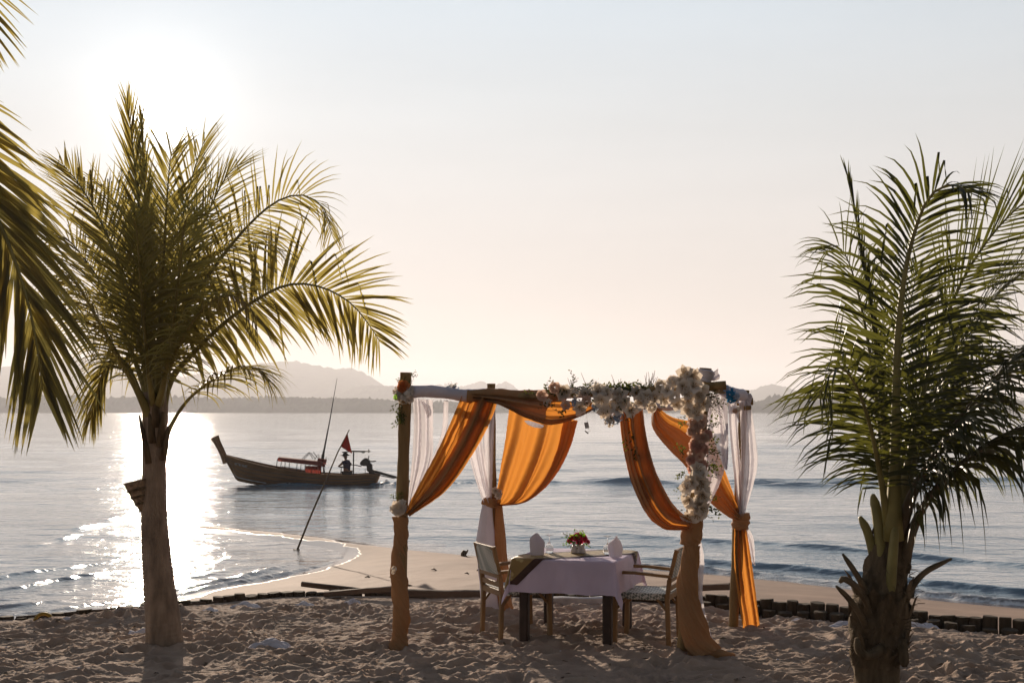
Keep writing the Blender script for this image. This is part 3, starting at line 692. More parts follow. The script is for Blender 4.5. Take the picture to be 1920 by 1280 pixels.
# the pot wired to its trunk
pot = thing('trunk_pot', P(268, 955, D1 - .02), 'dark tapering wicker pot fixed to the side of the palm trunk', 'pot')
c0 = P(271, 957, D1 - .02)
mb = MB(); ax = Vector((-0.24, 0, 1)).normalized(); q0 = Vector((0, 0, 1)).rotation_difference(ax).to_matrix()
mb.lathe(c0, [(0.0, 0.0), (.045, 0), (.06, .06), (.085, .14), (.105, .215), (.115, .245), (.118, .262), (.108, .264), (.10, .24), (.09, .2), (0.0, .19)], 16, q0)
mb.build('basket', M['wicker'], pot)
mb = MB()
for z_ in (.07, .13, .19): mb.lathe(c0, [(np.interp(z_, (0, .06, .14, .215), (.045, .06, .085, .105)) + a, z_ + b_) for a, b_ in ((0, -.012), (.009, 0), (0, .012))], 16, q0)
mb.build('band', M['fibre'], pot)
mb = MB()
for i in range(3):
    p0 = c0 + q0 @ Vector((rp.uniform(-.05, .05), rp.uniform(-.05, .05), .2)); mb.tube([p0, p0 + Vector((rp.uniform(-.03, .02), 0, .08)), p0 + Vector((rp.uniform(-.06, .03), 0, .14))], [.004, .003, .002], 5)
mb.build('dry_stem', M['dry_stalk'], pot)

# dark palm by the log wall
D2 = 9.0
palm = thing('palm_tree', P(1640, 1302, D2), 'dark coconut palm with cut leaf stubs and a thick fibrous base by the log wall', 'palm tree')
trunk(palm, [(1634, 1345, D2), (1638, 1300, D2), (1642, 1240, D2), (1648, 1180, D2), (1656, 1110, D2), (1664, 1050, D2), (1668, 990, D2)], [.155, .145, .150, .195, .185, .135, .085], M['fibre'], rings=14, rough=.22, seed=5)
mb = MB()
for i in range(34):
    th = rp.uniform(math.pi, 2 * math.pi) if rp.random() < .75 else rp.uniform(0, math.pi); py_ = rp.uniform(1110, 1260)
    rad_ = np.interp(py_, (1050, 1110, 1180, 1240, 1300), (.135, .185, .195, .150, .145)) + .004
    c0 = P(np.interp(py_, (1050, 1180, 1300), (1664, 1648, 1638)), py_, D2)
    n_ = Vector((math.cos(th), math.sin(th), 0)); tg = Vector((-n_.y, n_.x, 0)); h_ = rp.uniform(.06, .14); w_ = rp.uniform(.05, .10)
    a = c0 + n_ * rad_; up = Vector((0, 0, 1)) * h_ + n_ * rp.uniform(.0, .05) + tg * rp.uniform(-.04, .04)
    mb.add([a - tg * w_, a + n_ * .02, a + tg * w_, a + up - tg * w_ * .4, a + up + n_ * .012, a + up + tg * w_ * .4, a + up * 1.35 + n_ * .02], [(0, 1, 4, 3), (1, 2, 5, 4), (3, 4, 6), (4, 5, 6)])
mb.build('leaf_sheath', M['fibre'], palm)
mb = MB()
for i in range(160):
    th = rp.uniform(math.pi, 2 * math.pi); py_ = rp.uniform(1060, 1240)
    rad_ = np.interp(py_, (1050, 1110, 1180, 1240, 1300), (.135, .185, .195, .150, .145))
    c0 = P(np.interp(py_, (1050, 1180, 1300), (1664, 1648, 1638)), py_, D2) + Vector((math.cos(th), math.sin(th), 0)) * rad_
    v_ = Vector((math.cos(th), math.sin(th), rp.uniform(-.6, .6))) * rp.uniform(.02, .07)
    mb.tube([c0, c0 + v_, c0 + v_ * 1.6 + Vector((rp.uniform(-.02, .02), 0, rp.uniform(-.06, .0)))], [.003, .002, .001], 3, False)
tag(mb.build('loose_fibre', M['fibre'], palm), kind='stuff')
def stub(pts, r, m=M['dry_stalk']):
    c = spline([tuple(P(*q)) for q in pts], 12)
    MB().tube(c, [np.interp(i / 11, (0, .2, .85, 1), (r * 1.5, r, r * .8, r * .35)) for i in range(12)], 7, True, lambda t, th: 1 + .35 * abs(math.cos(th)) * (1 if t > .1 else 0)).build('cut_stub', m, palm)
stub([(1640, 1160, D2 - .1), (1624, 1110, D2 - .12), (1603, 1072, D2 - .14), (1580, 1038, D2 - .15)], .022)
stub([(1640, 1180, D2 - .1), (1626, 1130, D2 - .16), (1606, 1100, D2 - .2), (1583, 1085, D2 - .22), (1574, 1092, D2 - .22)], .024)
stub([(1632, 1195, D2 - .12), (1612, 1150, D2 - .2), (1590, 1120, D2 - .25), (1568, 1098, D2 - .3)], .019)
stub([(1690, 1150, D2 - .1), (1708, 1105, D2 - .12), (1735, 1072, D2 - .12), (1784, 1047, D2 - .1)], .022)
stub([(1650, 1130, D2), (1642, 1060, D2), (1628, 1000, D2), (1612, 968, D2)], .034, M['rachis'])
stub([(1656, 1110, D2 - .05), (1652, 1030, D2 - .05), (1644, 960, D2 - .03), (1636, 926, D2)], .038, M['rachis'])
stub([(1668, 1130, D2 - .14), (1672, 1070, D2 - .17), (1676, 1020, D2 - .17), (1678, 978, D2 - .16)], .034, M['rachis'])
stub([(1624, 1120, D2 + .1), (1623, 1080, D2 + .1), (1621, 1055, D2 + .1)], .018)
stub([(1655, 1215, D2 - .2), (1630, 1228, D2 - .24), (1612, 1220, D2 - .26), (1606, 1195, D2 - .26)], .03, M['fibre'])
stub([(1688, 1200, D2 - .14), (1694, 1226, D2 - .2), (1696, 1250, D2 - .22)], .03, M['fibre'])
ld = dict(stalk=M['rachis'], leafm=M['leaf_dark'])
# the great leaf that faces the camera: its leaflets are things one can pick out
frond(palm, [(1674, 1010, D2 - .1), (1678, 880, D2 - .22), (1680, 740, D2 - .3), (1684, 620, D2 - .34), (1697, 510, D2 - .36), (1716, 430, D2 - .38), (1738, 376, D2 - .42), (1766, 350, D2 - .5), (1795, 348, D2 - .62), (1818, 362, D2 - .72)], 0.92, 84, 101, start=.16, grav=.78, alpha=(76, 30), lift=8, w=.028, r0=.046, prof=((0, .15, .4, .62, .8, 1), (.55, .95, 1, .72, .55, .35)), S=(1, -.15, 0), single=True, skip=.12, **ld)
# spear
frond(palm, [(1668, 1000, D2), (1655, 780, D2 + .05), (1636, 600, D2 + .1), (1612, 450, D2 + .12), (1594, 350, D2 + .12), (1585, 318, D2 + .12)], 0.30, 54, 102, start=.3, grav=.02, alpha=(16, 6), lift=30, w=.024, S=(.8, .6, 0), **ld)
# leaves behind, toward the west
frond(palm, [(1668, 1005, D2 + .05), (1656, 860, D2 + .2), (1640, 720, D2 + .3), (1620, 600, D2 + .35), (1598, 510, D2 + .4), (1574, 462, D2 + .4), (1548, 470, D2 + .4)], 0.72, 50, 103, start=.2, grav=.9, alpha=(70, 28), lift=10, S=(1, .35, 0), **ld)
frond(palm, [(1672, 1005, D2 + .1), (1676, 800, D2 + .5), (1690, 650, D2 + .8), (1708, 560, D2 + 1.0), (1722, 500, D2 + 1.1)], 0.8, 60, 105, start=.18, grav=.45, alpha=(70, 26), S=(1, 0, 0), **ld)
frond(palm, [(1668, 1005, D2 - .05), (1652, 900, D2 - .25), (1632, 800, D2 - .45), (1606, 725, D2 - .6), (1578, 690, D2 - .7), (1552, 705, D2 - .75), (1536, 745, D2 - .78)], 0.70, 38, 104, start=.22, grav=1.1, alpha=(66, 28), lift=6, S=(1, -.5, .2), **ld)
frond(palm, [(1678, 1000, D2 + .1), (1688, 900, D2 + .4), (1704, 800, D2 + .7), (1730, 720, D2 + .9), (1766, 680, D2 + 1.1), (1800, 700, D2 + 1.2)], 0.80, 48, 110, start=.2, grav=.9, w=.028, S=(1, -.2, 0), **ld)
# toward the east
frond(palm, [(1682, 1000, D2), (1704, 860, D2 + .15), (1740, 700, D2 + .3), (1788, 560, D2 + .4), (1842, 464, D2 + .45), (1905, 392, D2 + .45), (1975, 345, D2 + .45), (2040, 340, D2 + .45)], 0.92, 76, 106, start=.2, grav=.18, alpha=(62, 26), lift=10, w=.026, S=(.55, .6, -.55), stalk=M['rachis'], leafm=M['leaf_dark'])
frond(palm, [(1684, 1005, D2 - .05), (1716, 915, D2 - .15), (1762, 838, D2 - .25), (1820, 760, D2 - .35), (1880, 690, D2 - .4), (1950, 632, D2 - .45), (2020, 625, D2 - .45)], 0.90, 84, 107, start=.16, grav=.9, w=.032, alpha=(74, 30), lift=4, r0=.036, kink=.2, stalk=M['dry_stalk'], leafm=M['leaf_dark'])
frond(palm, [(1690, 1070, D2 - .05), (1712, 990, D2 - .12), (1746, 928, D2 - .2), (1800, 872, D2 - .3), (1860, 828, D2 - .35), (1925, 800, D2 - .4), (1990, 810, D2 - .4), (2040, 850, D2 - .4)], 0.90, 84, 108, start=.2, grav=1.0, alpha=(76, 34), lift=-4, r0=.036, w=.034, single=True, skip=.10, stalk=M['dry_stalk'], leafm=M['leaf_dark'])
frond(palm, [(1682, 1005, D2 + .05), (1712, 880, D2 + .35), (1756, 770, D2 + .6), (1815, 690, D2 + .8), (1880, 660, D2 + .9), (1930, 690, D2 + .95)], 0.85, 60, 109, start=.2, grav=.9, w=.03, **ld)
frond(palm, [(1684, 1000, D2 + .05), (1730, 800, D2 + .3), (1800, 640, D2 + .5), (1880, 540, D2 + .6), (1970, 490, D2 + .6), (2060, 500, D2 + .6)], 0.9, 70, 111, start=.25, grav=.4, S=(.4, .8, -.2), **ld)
mb = MB()
for i in range(3):
    a = P(1636 + i * 3, 1012 - i * 8, D2 - .02); th = np.linspace(0, 5.2, 14)
    mb.tube([a + Vector((.03 * math.cos(t_) * (1 - t_ / 9), 0, .035 * math.sin(t_) * (1 - t_ / 9))) for t_ in th], .007, 5)
a = P(1700, 1062, D2 - .1); mb.tube([a + Vector((.03 * math.cos(t_), 0, .03 * math.sin(t_))) for t_ in np.linspace(-2, 3, 12)], .006, 5)
mb.build('dry_curl', M['dry_stalk'], palm)

# the palm outside the frame whose leaves hang in from the west
D3 = 6.6
palm = thing('palm_tree', Vector((-4.3, D3, 0)), 'close coconut palm showing only hanging leaf ends, lit green and gold, over the sea', 'palm tree')
bx_ = HX - 4.3 * F / D3
trunk(palm, [(bx_, 1520, D3), (bx_ + 10, 1200, D3), (bx_ + 30, 800, D3), (bx_ + 60, 400, D3), (bx_ + 90, 60, D3)], [.17, .14, .12, .12, .12], M['bark'])
cb = (bx_ + 90, 60)
frond(palm, [(cb[0], cb[1], D3), (-470, -40, D3 - .1), (-330, 0, D3 - .15), (-190, 110, D3 - .2), (-80, 260, D3 - .2), (0, 420, D3 - .2), (45, 540, D3 - .2), (68, 640, D3 - .2), (80, 730, D3 - .2)], 0.72, 76, 201, start=.34, grav=.26, alpha=(38, 15), lift=4, w=.033, r0=.032, S=(.9, .45, .35), single=True, kink=0.0, stalk=M['rachis'], leafm=M['leaf'], prof=((0, .15, .4, .7, .9, 1), (.5, .85, 1, .95, .75, .45)))
frond(palm, [(cb[0], cb[1], D3), (-450, -120, D3 + .2), (-330, -190, D3 + .4), (-210, -180, D3 + .5), (-120, -110, D3 + .5), (-60, -10, D3 + .5), (-35, 70, D3 + .5)], 0.62, 50, 202, start=.4, grav=.16, alpha=(44, 20), lift=2, w=.028, S=(.9, .45, .35), single=True, kink=0.0, stalk=M['rachis'], leafm=M['leaf'])
frond(palm, [(cb[0], cb[1], D3), (-480, 40, D3 + .3), (-360, 60, D3 + .7), (-240, 160, D3 + 1.0), (-150, 330, D3 + 1.1), (-90, 500, D3 + 1.1)], 0.6, 46, 203, start=.35, grav=.3, alpha=(50, 22), stalk=M['rachis'], leafm=M['leaf'])
for i, (ex, ey, dd_) in enumerate(((-900, 100, -.6), (-1000, -60, .5), (-700, -330, .1), (-560, -380, -.9), (-420, -330, .9), (-1050, 300, .1), (-760, 200, 1.2))):
    frond(palm, [(cb[0], cb[1], D3), ((cb[0] + ex) / 2, (cb[1] + ey) / 2 - 110, D3 + dd_ * .6), (ex, ey, D3 + dd_), (ex + (ex - cb[0]) * .25, ey + 160, D3 + dd_ * 1.3)], 0.62, 36, 210 + i, start=.25, grav=.5, stalk=M['rachis'], leafm=M['leaf'])

# ------------------------------------------------------------------ the log wall and the driftwood on it
wall = thing('log_wall', (0.5, 13.0, 0), 'low retaining wall of upright sawn logs dividing the trodden sand from the lower beach', 'wall')
rl = random.Random(21)
protos = []
for i in range(5):
    mb = MB(); n_ = 11; r_ = 0.066
    rads = [r_ * (1 + rl.uniform(-.09, .09)) for _ in range(n_)]
    tilt = rl.uniform(-.012, .012)
    rows = []
    for z_, k_ in ((-1.0, 1.0), (-0.012, 1.0), (0.0, .93)):
        rows.append([(rads[j] * k_ * math.cos(6.2832 * j / n_), rads[j] * k_ * math.sin(6.2832 * j / n_), z_ + (tilt * math.cos(6.2832 * j / n_) if z_ > -.5 else 0)) for j in range(n_)])
    vs = [v for r2 in rows for v in r2]
    fs = [(a * n_ + j, a * n_ + (j + 1) % n_, (a + 1) * n_ + (j + 1) % n_, (a + 1) * n_ + j) for a in range(2) for j in range(n_)] + [tuple(range(2 * n_, 3 * n_))]
    me = MB().add(vs, fs).mesh('log', False); me.materials.append(M['log']); protos.append(me)
def put_log(x, y, top, r=1.0):
    o = bpy.data.objects.new('log', rl.choice(protos)); COL.objects.link(o); o.parent = wall
    o.location = Vector((x, y, top)) - ORIGIN[wall]; o.rotation_euler = (rl.uniform(-.03, .03), rl.uniform(-.03, .03), rl.uniform(0, 6.28)); o.scale = (r, r, 1)
seglen = np.concatenate([[0], np.cumsum(np.hypot(np.diff(wfine[:, 0]), np.diff(wfine[:, 1])))])
s_ = 1.2
while s_ < seglen[-1] - 1.0:
    x = np.interp(s_, seglen, wfine[:, 0]); y = np.interp(s_, seglen, wfine[:, 1]); px_ = HX + x * F / y
    top = np.interp(px_, (-300, 0, 300, 420, 700, 1000, 1150, 1380, 1500, 1900, 2300), (0.02, 0.02, 0.03, 0.045, 0.03, 0.03, 0.07, 0.11, 0.10, 0.095, 0.09)) + rl.uniform(-.022, .018)
    gap = 0.99 if rl.random() < .9 else 1.16
    r_ = rl.uniform(.85, 1.12)
    put_log(x, y + 0.02, top, r_)
    s_ += 0.128 * r_ * gap
x0 = 1.95
while x0 < 6.2:                                   # the second, lower row in front
    y = float(wall_y(np.array([x0]))[()] if np.ndim(wall_y(np.array([x0]))) == 0 else wall_y(np.array([x0]))[0]) - 0.19
    r_ = rl.uniform(.9, 1.2); px_ = HX + x0 * F / y
    top = np.interp(px_, (1380, 1470, 1500, 1520, 1650, 1900), (.03, .02, -.02, .05, .045, .02)) + rl.uniform(-.025, .02)
    put_log(x0, y, top + .02, r_); x0 += .135 * r_ * (1 if rl.random() < .8 else 1.2)

def plank(a, b_, w, h, label, nm='driftwood_plank', cat='plank', m=M['plank'], sag=.0):
    a = P(*a); b_ = P(*b_)
    t = thing(nm, a.lerp(b_, .5), label, cat)
    pts = [a.lerp(b_, i / 5) + Vector((0, 0, -sag * math.sin(math.pi * i / 5) + random.uniform(-.004, .004))) for i in range(6)]
    o = MB().tube(pts, [w * random.uniform(.94, 1.06) for _ in pts], 10, True, lambda tt, th: (1 + .05 * math.cos(3 * th + 5 * tt)) * (1 / max(abs(math.cos(th)), abs(math.sin(th)) * w / h, .72))).build('timber', m, t)
    flat_edges(o, 40)
plank((566, 1094, 14.1), (772, 1117, 13.85), .030, .030, 'long straight squared timber jutting out over the smooth beach')
plank((740, 1111, 13.75), (905, 1114, 13.8), .050, .045, 'weathered log lying along the wall between the draped posts')
plank((608, 1113, 13.7), (740, 1102, 13.7), .036, .03, 'short dark driftwood pole lying under the squared timber')
plank((518, 1135, 13.45), (640, 1121, 13.55), .028, .024, 'thin bleached plank half sunk in sand along the wall')
plank((497, 1119, 13.78), (590, 1126, 13.75), .035, .03, 'stubby plank resting on the log ends near the lagoon')
plank((1205, 1105, 13.35), (1368, 1099, 13.0), .04, .035, 'timber laid over the log tops behind the draped front post')
plank((1035, 1127, 13.3), (1130, 1127, 13.3), .055, .05, 'pale weathered block of timber under the dining table', m=M['pale_paint'])
plank((30, 1158, 12.32), (270, 1139, 12.8), .020, .02, 'thin dark batten along the sand edge beside the yellow ring', m=M['plank'])
plank((300, 1139, 12.95), (470, 1121, 13.6), .020, .018, 'thin batten along the sand edge beyond the potted palm')

ring = MB(); th = np.linspace(-.25, math.pi + .25, 22); c0 = P(82, 1166, 12.15)
ring.tube([c0 + Vector((.082 * math.cos(t_), .01 * math.cos(t_), .082 * math.sin(t_))) for t_ in th], .017, 10)
tag(ring.build('hose_loop', M['rubber'], None, c0), 'yellow hose loop half buried at the edge of the sand', 'hose')

def sack(px_, py_, d, w, dep, h, label, seed, m=M['sack']):
    r_ = random.Random(seed); nr, nc = 16, 26; c0 = P(px_, py_, d); c0.z = ground(c0.x, c0.y) - .012
    a = np.zeros((nr, nc, 3)); ru = r_.uniform(0, 9)
    for i in range(nr):
        for j in range(nc):
            u = j / (nc - 1) * 2 - 1; v = i / (nr - 1) * 2 - 1
            bul = max(0, 1 - abs(u) ** 2.6) ** .6 * max(0, 1 - abs(v) ** 2.4) ** .6
            wr = .16 * math.sin(7 * u + 3 * v + ru) + .12 * math.sin(13 * v - 4 * u + ru)
            a[i, j] = (u * w * (1 + .12 * math.sin(2 * v + ru)), v * dep + .05 * math.sin(3 * u + ru), h * bul * (1 + wr) - .02)
    mb = MB(); mb.grid(a + np.array(c0)); tag(mb.build('sandbag', m, None, c0), label, 'sandbag', 'pale sandbags poking out of the beach sand')
sack(507, 1222, 10.75, .17, .10, .075, 'pale sandbag alone on open trodden sand east of the potted palm', 1)
sack(572, 1134, 13.05, .12, .08, .06, 'small pale sandbag beside the bleached plank', 2)
sack(462, 1143, 13.0, .16, .09, .07, 'low pale sandbag by the log wall beyond the palm trunk', 3)
sack(395, 1150, 12.7, .10, .08, .05, 'torn pale sandbag scrap between palm trunk and the log ends', 4)
sack(262, 1190, 11.45, .15, .09, .07, 'pale sandbag tucked beside the palm trunk, by its foot', 5)
sack(660, 1130, 13.2, .09, .07, .06, 'crumpled pale sandbag below the dark driftwood pole', 6)
sack(1505, 1153, 12.15, .14, .09, .05, 'flat bluish white sandbag against the log wall near the outer drape', 7)
sack(1590, 1165, 11.9, .20, .09, .06, 'long bluish white sandbag just behind the dark palm base', 8)
sack(1725, 1168, 11.75, .19, .09, .07, 'crumpled white sandbag east of the dark palm base', 9)
sack(120, 1164, 12.1, .10, .06, .05, 'small grey sandbag beside the yellow hose loop', 10)

# small stump and flotsam on the spit
st = P(870, 1045, 27.5); st.z = beach(st.x, st.y) - .02
t = thing('tree_stump', st, 'small dark stump standing alone on the smooth spit', 'stump')
MB().tube([st, st + Vector((-.01, 0, .08)), st + Vector((.01, 0, .15))], [.075, .05, .045], 9, True, lambda tt, th_: 1 + .3 * math.cos(3 * th_ + 4 * tt)).build('trunk', M['dry_stalk'], t)
MB().tube([st + Vector((.02, 0, .07)), st + Vector((.07, 0, .13)), st + Vector((.085, 0, .17))], [.03, .022, .012], 7).build('branch', M['dry_stalk'], t)
MB().tube([st + Vector((.04, -.03, .02)), st + Vector((.16, -.06, .0)), st + Vector((.26, -.1, -.01))], [.02, .016, .01], 6).build('root', M['dry_stalk'], t)
mb = MB(); rd = random.Random(8)
for i in range(26):
    px_, py_ = rd.uniform(680, 1250), rd.uniform(1055, 1092); d = 24.0 - (py_ - 1055) * .16 + rd.uniform(-1, 1)
    q = P(px_, py_, d); q.z = beach(q.x, q.y)
    a = rd.uniform(0, 6.28); L_ = rd.uniform(.02, .07)
    v_ = Vector((math.cos(a), math.sin(a), .1)) * L_
    mb.tube([q - v_, q + Vector((0, 0, .02)), q + v_], [.008, .016, .006], 5)
tag(mb.build('beach_litter', M['dry_stalk'], None), kind='stuff')

mb = MB(); rd = random.Random(18)
for i in range(150):                               # twigs, dry leaflets and shell bits on the trodden sand
    x, y = rd.uniform(-4.4, 4.6), rd.uniform(9.2, 12.6); q = Vector((x, y, ground(x, y) + .004)); a = rd.uniform(0, 6.28); L_ = rd.uniform(.015, .055)
    v_ = Vector((math.cos(a), math.sin(a), rd.uniform(-.1, .3))) * L_
    if rd.random() < .5: mb.tube([q - v_, q + Vector((0, 0, .008)), q + v_], [.002, .004, .0015], 4)
    else:
        w_ = Vector((-v_.y, v_.x, .004)) * .35; mb.add([q - v_, q + w_ + Vector((0, 0, .01)), q + v_, q - w_], [(0, 1, 2), (0, 2, 3)])
tag(mb.build('beach_litter', M['dry_stalk'], None), kind='stuff')
mb = MB()
for i in range(40):
    x, y = rd.uniform(-4.4, 4.6), rd.uniform(9.2, 12.6); q = Vector((x, y, ground(x, y) + .003)); r_ = rd.uniform(.006, .014); mb.lathe(q, [(r_, 0), (r_ * .8, r_ * .5), (0, r_ * .7)], 7)
tag(mb.build('shell_litter', M['sack'], None), kind='stuff')

# ------------------------------------------------------------------ the pergola
FL, FR, BL, BR = 10.74, 10.5, 12.55, 11.8
perg = thing('pergola', P(1080, 1200, 11.4), 'wooden post pergola dressed with drapes and flowers over the dining table', 'pergola')
perg_o = ORIGIN[perg]
def post(pts, r, name='post', wob=.06, sd=1):
    c = spline([tuple(P(*q)) for q in pts], 26)
    o = MB().tube(c, [r * (1 + .06 * math.sin(i * .9 + sd) + .03 * math.sin(i * 2.3)) for i in range(26)], 12, True, lambda tt, th_: 1 + wob * math.cos(2 * th_ + 3 * tt + sd)).build(name, M['wood'], perg)
    flat_edges(o, 50); return o
post([(752, 1224, FL), (752, 1080, FL), (754, 950, FL), (757, 840, FL), (761, 698, FL)], .048, sd=1)
post([(1280, 1236, FR), (1290, 1080, FR), (1300, 950, FR), (1310, 830, FR), (1323, 690, FR)], .052, sd=2)
post([(928, 1160, BL), (925, 1000, BL), (922, 850, BL), (921, 719, BL)], .042, sd=3)
post([(1375, 1182, BR), (1380, 1050, BR), (1386, 900, BR), (1396, 731, BR)], .045, sd=4)
post([(742, 734, FL - .06), (950, 743, FL - .1), (1160, 735, FR - .02), (1361, 722, FR - .08)], .034, 'beam', sd=5)
post([(905, 748, BL + .04), (1160, 760, 12.2), (1412, 752, BR + .05)], .032, 'beam', sd=6)
post([(752, 730, FL - .1), (830, 735, 11.5), (925, 741, BL + .1)], .030, 'beam', sd=7)
post([(1322, 724, FR - .1), (1360, 733, 11.1), (1402, 743, BR + .1)], .030, 'beam', sd=8)
post([(1395, 765, BR - .1), (1408, 764, BR - .1)], .02, 'beam_end', sd=9)

# ---- cloth
def cloth(name, edge_a, edge_b, m, label, cat, folds=5, amp=.045, nu=70, nv=60, seed=1, group=None, gather=None, sag=0.0, slant=0.0):
    """A sheet hung between two edge lines (photo pixel + distance), with folds running from top to bottom."""
    r_ = random.Random(seed)
    A_ = spline([tuple(P(*q)) for q in edge_a], nv); B_ = spline([tuple(P(*q)) for q in edge_b], nv)
    u = np.linspace(0, 1, nu)
    ph = [r_.uniform(0, 6.28) for _ in range(4)]
    a = np.zeros((nv, nu, 3))
    for i in range(nv):
        v = i / (nv - 1)
        wd = np.linalg.norm(B_[i] - A_[i])
        row = A_[i][None] * (1 - u)[:, None] + B_[i][None] * u[:, None]
        am = amp * (np.interp(v, gather[0], gather[1]) if gather else 1.0)
        uu = u + .04 * math.sin(3 * v + ph[3]) + slant * v
        f = am * (np.sin(6.2832 * folds * uu + ph[0] + .8 * math.sin(2 * v)) * .6 + .35 * np.sin(6.2832 * folds * 1.73 * uu + ph[1] + v) + .25 * np.sin(6.2832 * folds * .47 * uu + ph[2]))
        row[:, 1] -= f
        f2 = am * .35 * np.cos(6.2832 * folds * uu + ph[0])
        row[:, 0] += f2 * .5 * np.clip(wd / .25, 0, 1) * np.sin(np.pi * u)
        row[:, 2] -= sag * np.sin(np.pi * u) * np.sin(np.pi * v)
        row += .004 * np.stack([perlin(u * 9 + i, u * 0 + v * 14, seed), perlin(u * 8, u * 0 + v * 11, seed + 2), perlin(u * 7, u * 0 + v * 13, seed + 3)], -1)
        a[i] = row
    org = Vector(a[0].mean(0))
    o = MB().grid(a).build(name, m, None, org); o['rows'] = nv; o['cols'] = nu
    return tag(o, label, cat, group)

def layer(o, u0, u1, dy, seed, v1=1.0, m=None):  # m can be the browner cloth, painting the fold's shade into its colour
    """A turned-over fold of the same drape, lying a little in front of it."""
    me = o.data; nv, nu = o['rows'], o['cols']
    a = np.array([tuple(v.co) for v in me.vertices]).reshape(nv, nu, 3)
    j0, j1 = int(u0 * (nu - 1)), int(u1 * (nu - 1)); i1 = int(v1 * (nv - 1)) + 1
    b_ = a[:i1, j0:j1 + 1].copy(); r_ = np.linspace(0, 1, b_.shape[1])[None, :]; v_ = np.linspace(0, 1, i1)[:, None]
    b_[..., 1] += -dy * np.sin(np.pi * r_) ** .7 - .004 + .018 * np.sin(r_ * 17 + v_ * 3 + seed)
    q = MB().grid(b_); ORIGIN[o] = Vector((0, 0, 0)); q.build('fold', m or me.materials[0], o)
def wrap(name, pts, rad, m, label, cat, twist=3.0, fold=.24, nf=6, n=110, rows=110, seed=1, group=None, parent=None):
    """Cloth wound round a post or gathered into a hank."""
    c = spline([tuple(P(*q)) for q in pts], rows); rr_ = np.interp(np.linspace(0, 1, rows), np.linspace(0, 1, len(rad)), rad)
    r_ = random.Random(seed * 7 + 1); q_ = [r_.uniform(0, 6.28) for _ in range(6)]
    def fn(tt, th_):
        h_ = th_ + twist * 6.28 * tt + .35 * math.sin(6 * tt + q_[0])                 # every crease follows the winding
        c1 = (1 - abs(math.sin(nf * h_ / 2 + .5 * math.sin(7 * tt + q_[1])))) ** 2.2
        c2 = (1 - abs(math.sin((nf * 2 + 1) * h_ / 2 + .8 * math.sin(5 * tt + q_[2]) + q_[3]))) ** 2
        lap = ((h_ / 6.2832 + .12 * math.sin(9 * tt + q_[4])) % 1.0)                  # the overlapping turn stands proud
        return 1 + .16 * math.cos(h_ + q_[5]) + fold * .55 * c1 + fold * .32 * c2 + .13 * max(0, 1 - abs(lap - .12) / .12 if lap > .12 else lap / .12) + .03 * math.sin(17 * tt + 2 * th_)
    o = MB().tube(c, rr_, n, True, fn).build(name, m, parent, None if parent else Vector(c[0]))
    if parent is None: tag(o, label, cat, group)
    return o

OD = 'orange drapes tied to the pergola posts'
# orange, front, from the beam down to the tie on the west post
o = cloth('drape', [(866, 742, FL - .10), (846, 790, FL - .10), (818, 850, FL - .10), (788, 905, FL - .09), (760, 958, FL - .08)],
      [(936, 744, FL - .12), (917, 795, FL - .13), (884, 855, FL - .13), (836, 920, FL - .12), (768, 968, FL - .09)], M['orange'],
      'orange drape pulled from the front beam to the front post with the white rose', 'drape', folds=3.2, amp=.10, seed=4, group=OD, gather=((0, .15, .6, 1), (.45, .9, .8, .18)))
layer(o, .42, .84, .06, 1, m=M['tan']); layer(o, .52, .70, .10, 3, m=M['tan'])
wrap('drape_wrap', [(751, 968, FL), (749, 1040, FL), (751, 1110, FL), (750, 1170, FL), (751, 1216, FL)], [.060, .054, .060, .066, .060, .066, .060, .078], M['tan'],
     'tan orange cloth wound round the lower half of the front post with the white rose', 'drape', twist=1.9, fold=.26, nf=5, seed=2)
# swag along the front beam
o = cloth('swag', [(884, 738, FL - .17), (930, 740, FL - .17), (985, 746, FL - .16), (1045, 752, FR + .02), (1100, 756, FR + .05), (1118, 752, FR + .05)],
      [(886, 748, FL - .14), (938, 760, FL - .20), (988, 784, FL - .22), (1035, 796, FR - .1), (1085, 782, FR - .05), (1120, 764, FR + .0)], M['orange'],
      'orange swag sagging under the front beam beside the flowers', 'drape', folds=2.2, amp=.035, seed=7)
layer(o, .0, 1.0, .03, 4, v1=.55, m=M['tan']); layer(o, .76, 1.0, .04, 6, m=M['tan'])
# orange, back, tied to the back post
o = cloth('drape', [(955, 762, BL - .02), (948, 820, BL - .04), (938, 880, BL - .06), (929, 932, BL - .06), (924, 944, BL - .05)],
      [(1083, 788, BL - .15), (1068, 842, BL - .2), (1040, 895, BL - .22), (995, 936, BL - .18), (926, 949, BL - .07)], M['orange'],
      'broad orange drape glowing in the sun, tied to the back post above the first chair', 'drape', folds=3.0, amp=.085, seed=9, group=OD, gather=((0, .3, .8, 1), (.6, 1, 1, .15)), sag=.05)
layer(o, .80, 1.0, .04, 8)
wrap('drape_wrap', [(936, 946, BL - .04), (938, 1020, BL - .04), (941, 1090, BL - .05), (944, 1154, BL - .06)], [.030, .062, .075, .085], M['tan'],
     'orange cloth tail hanging beside the white one behind the first chair', 'drape', twist=.15, fold=.2, seed=5)
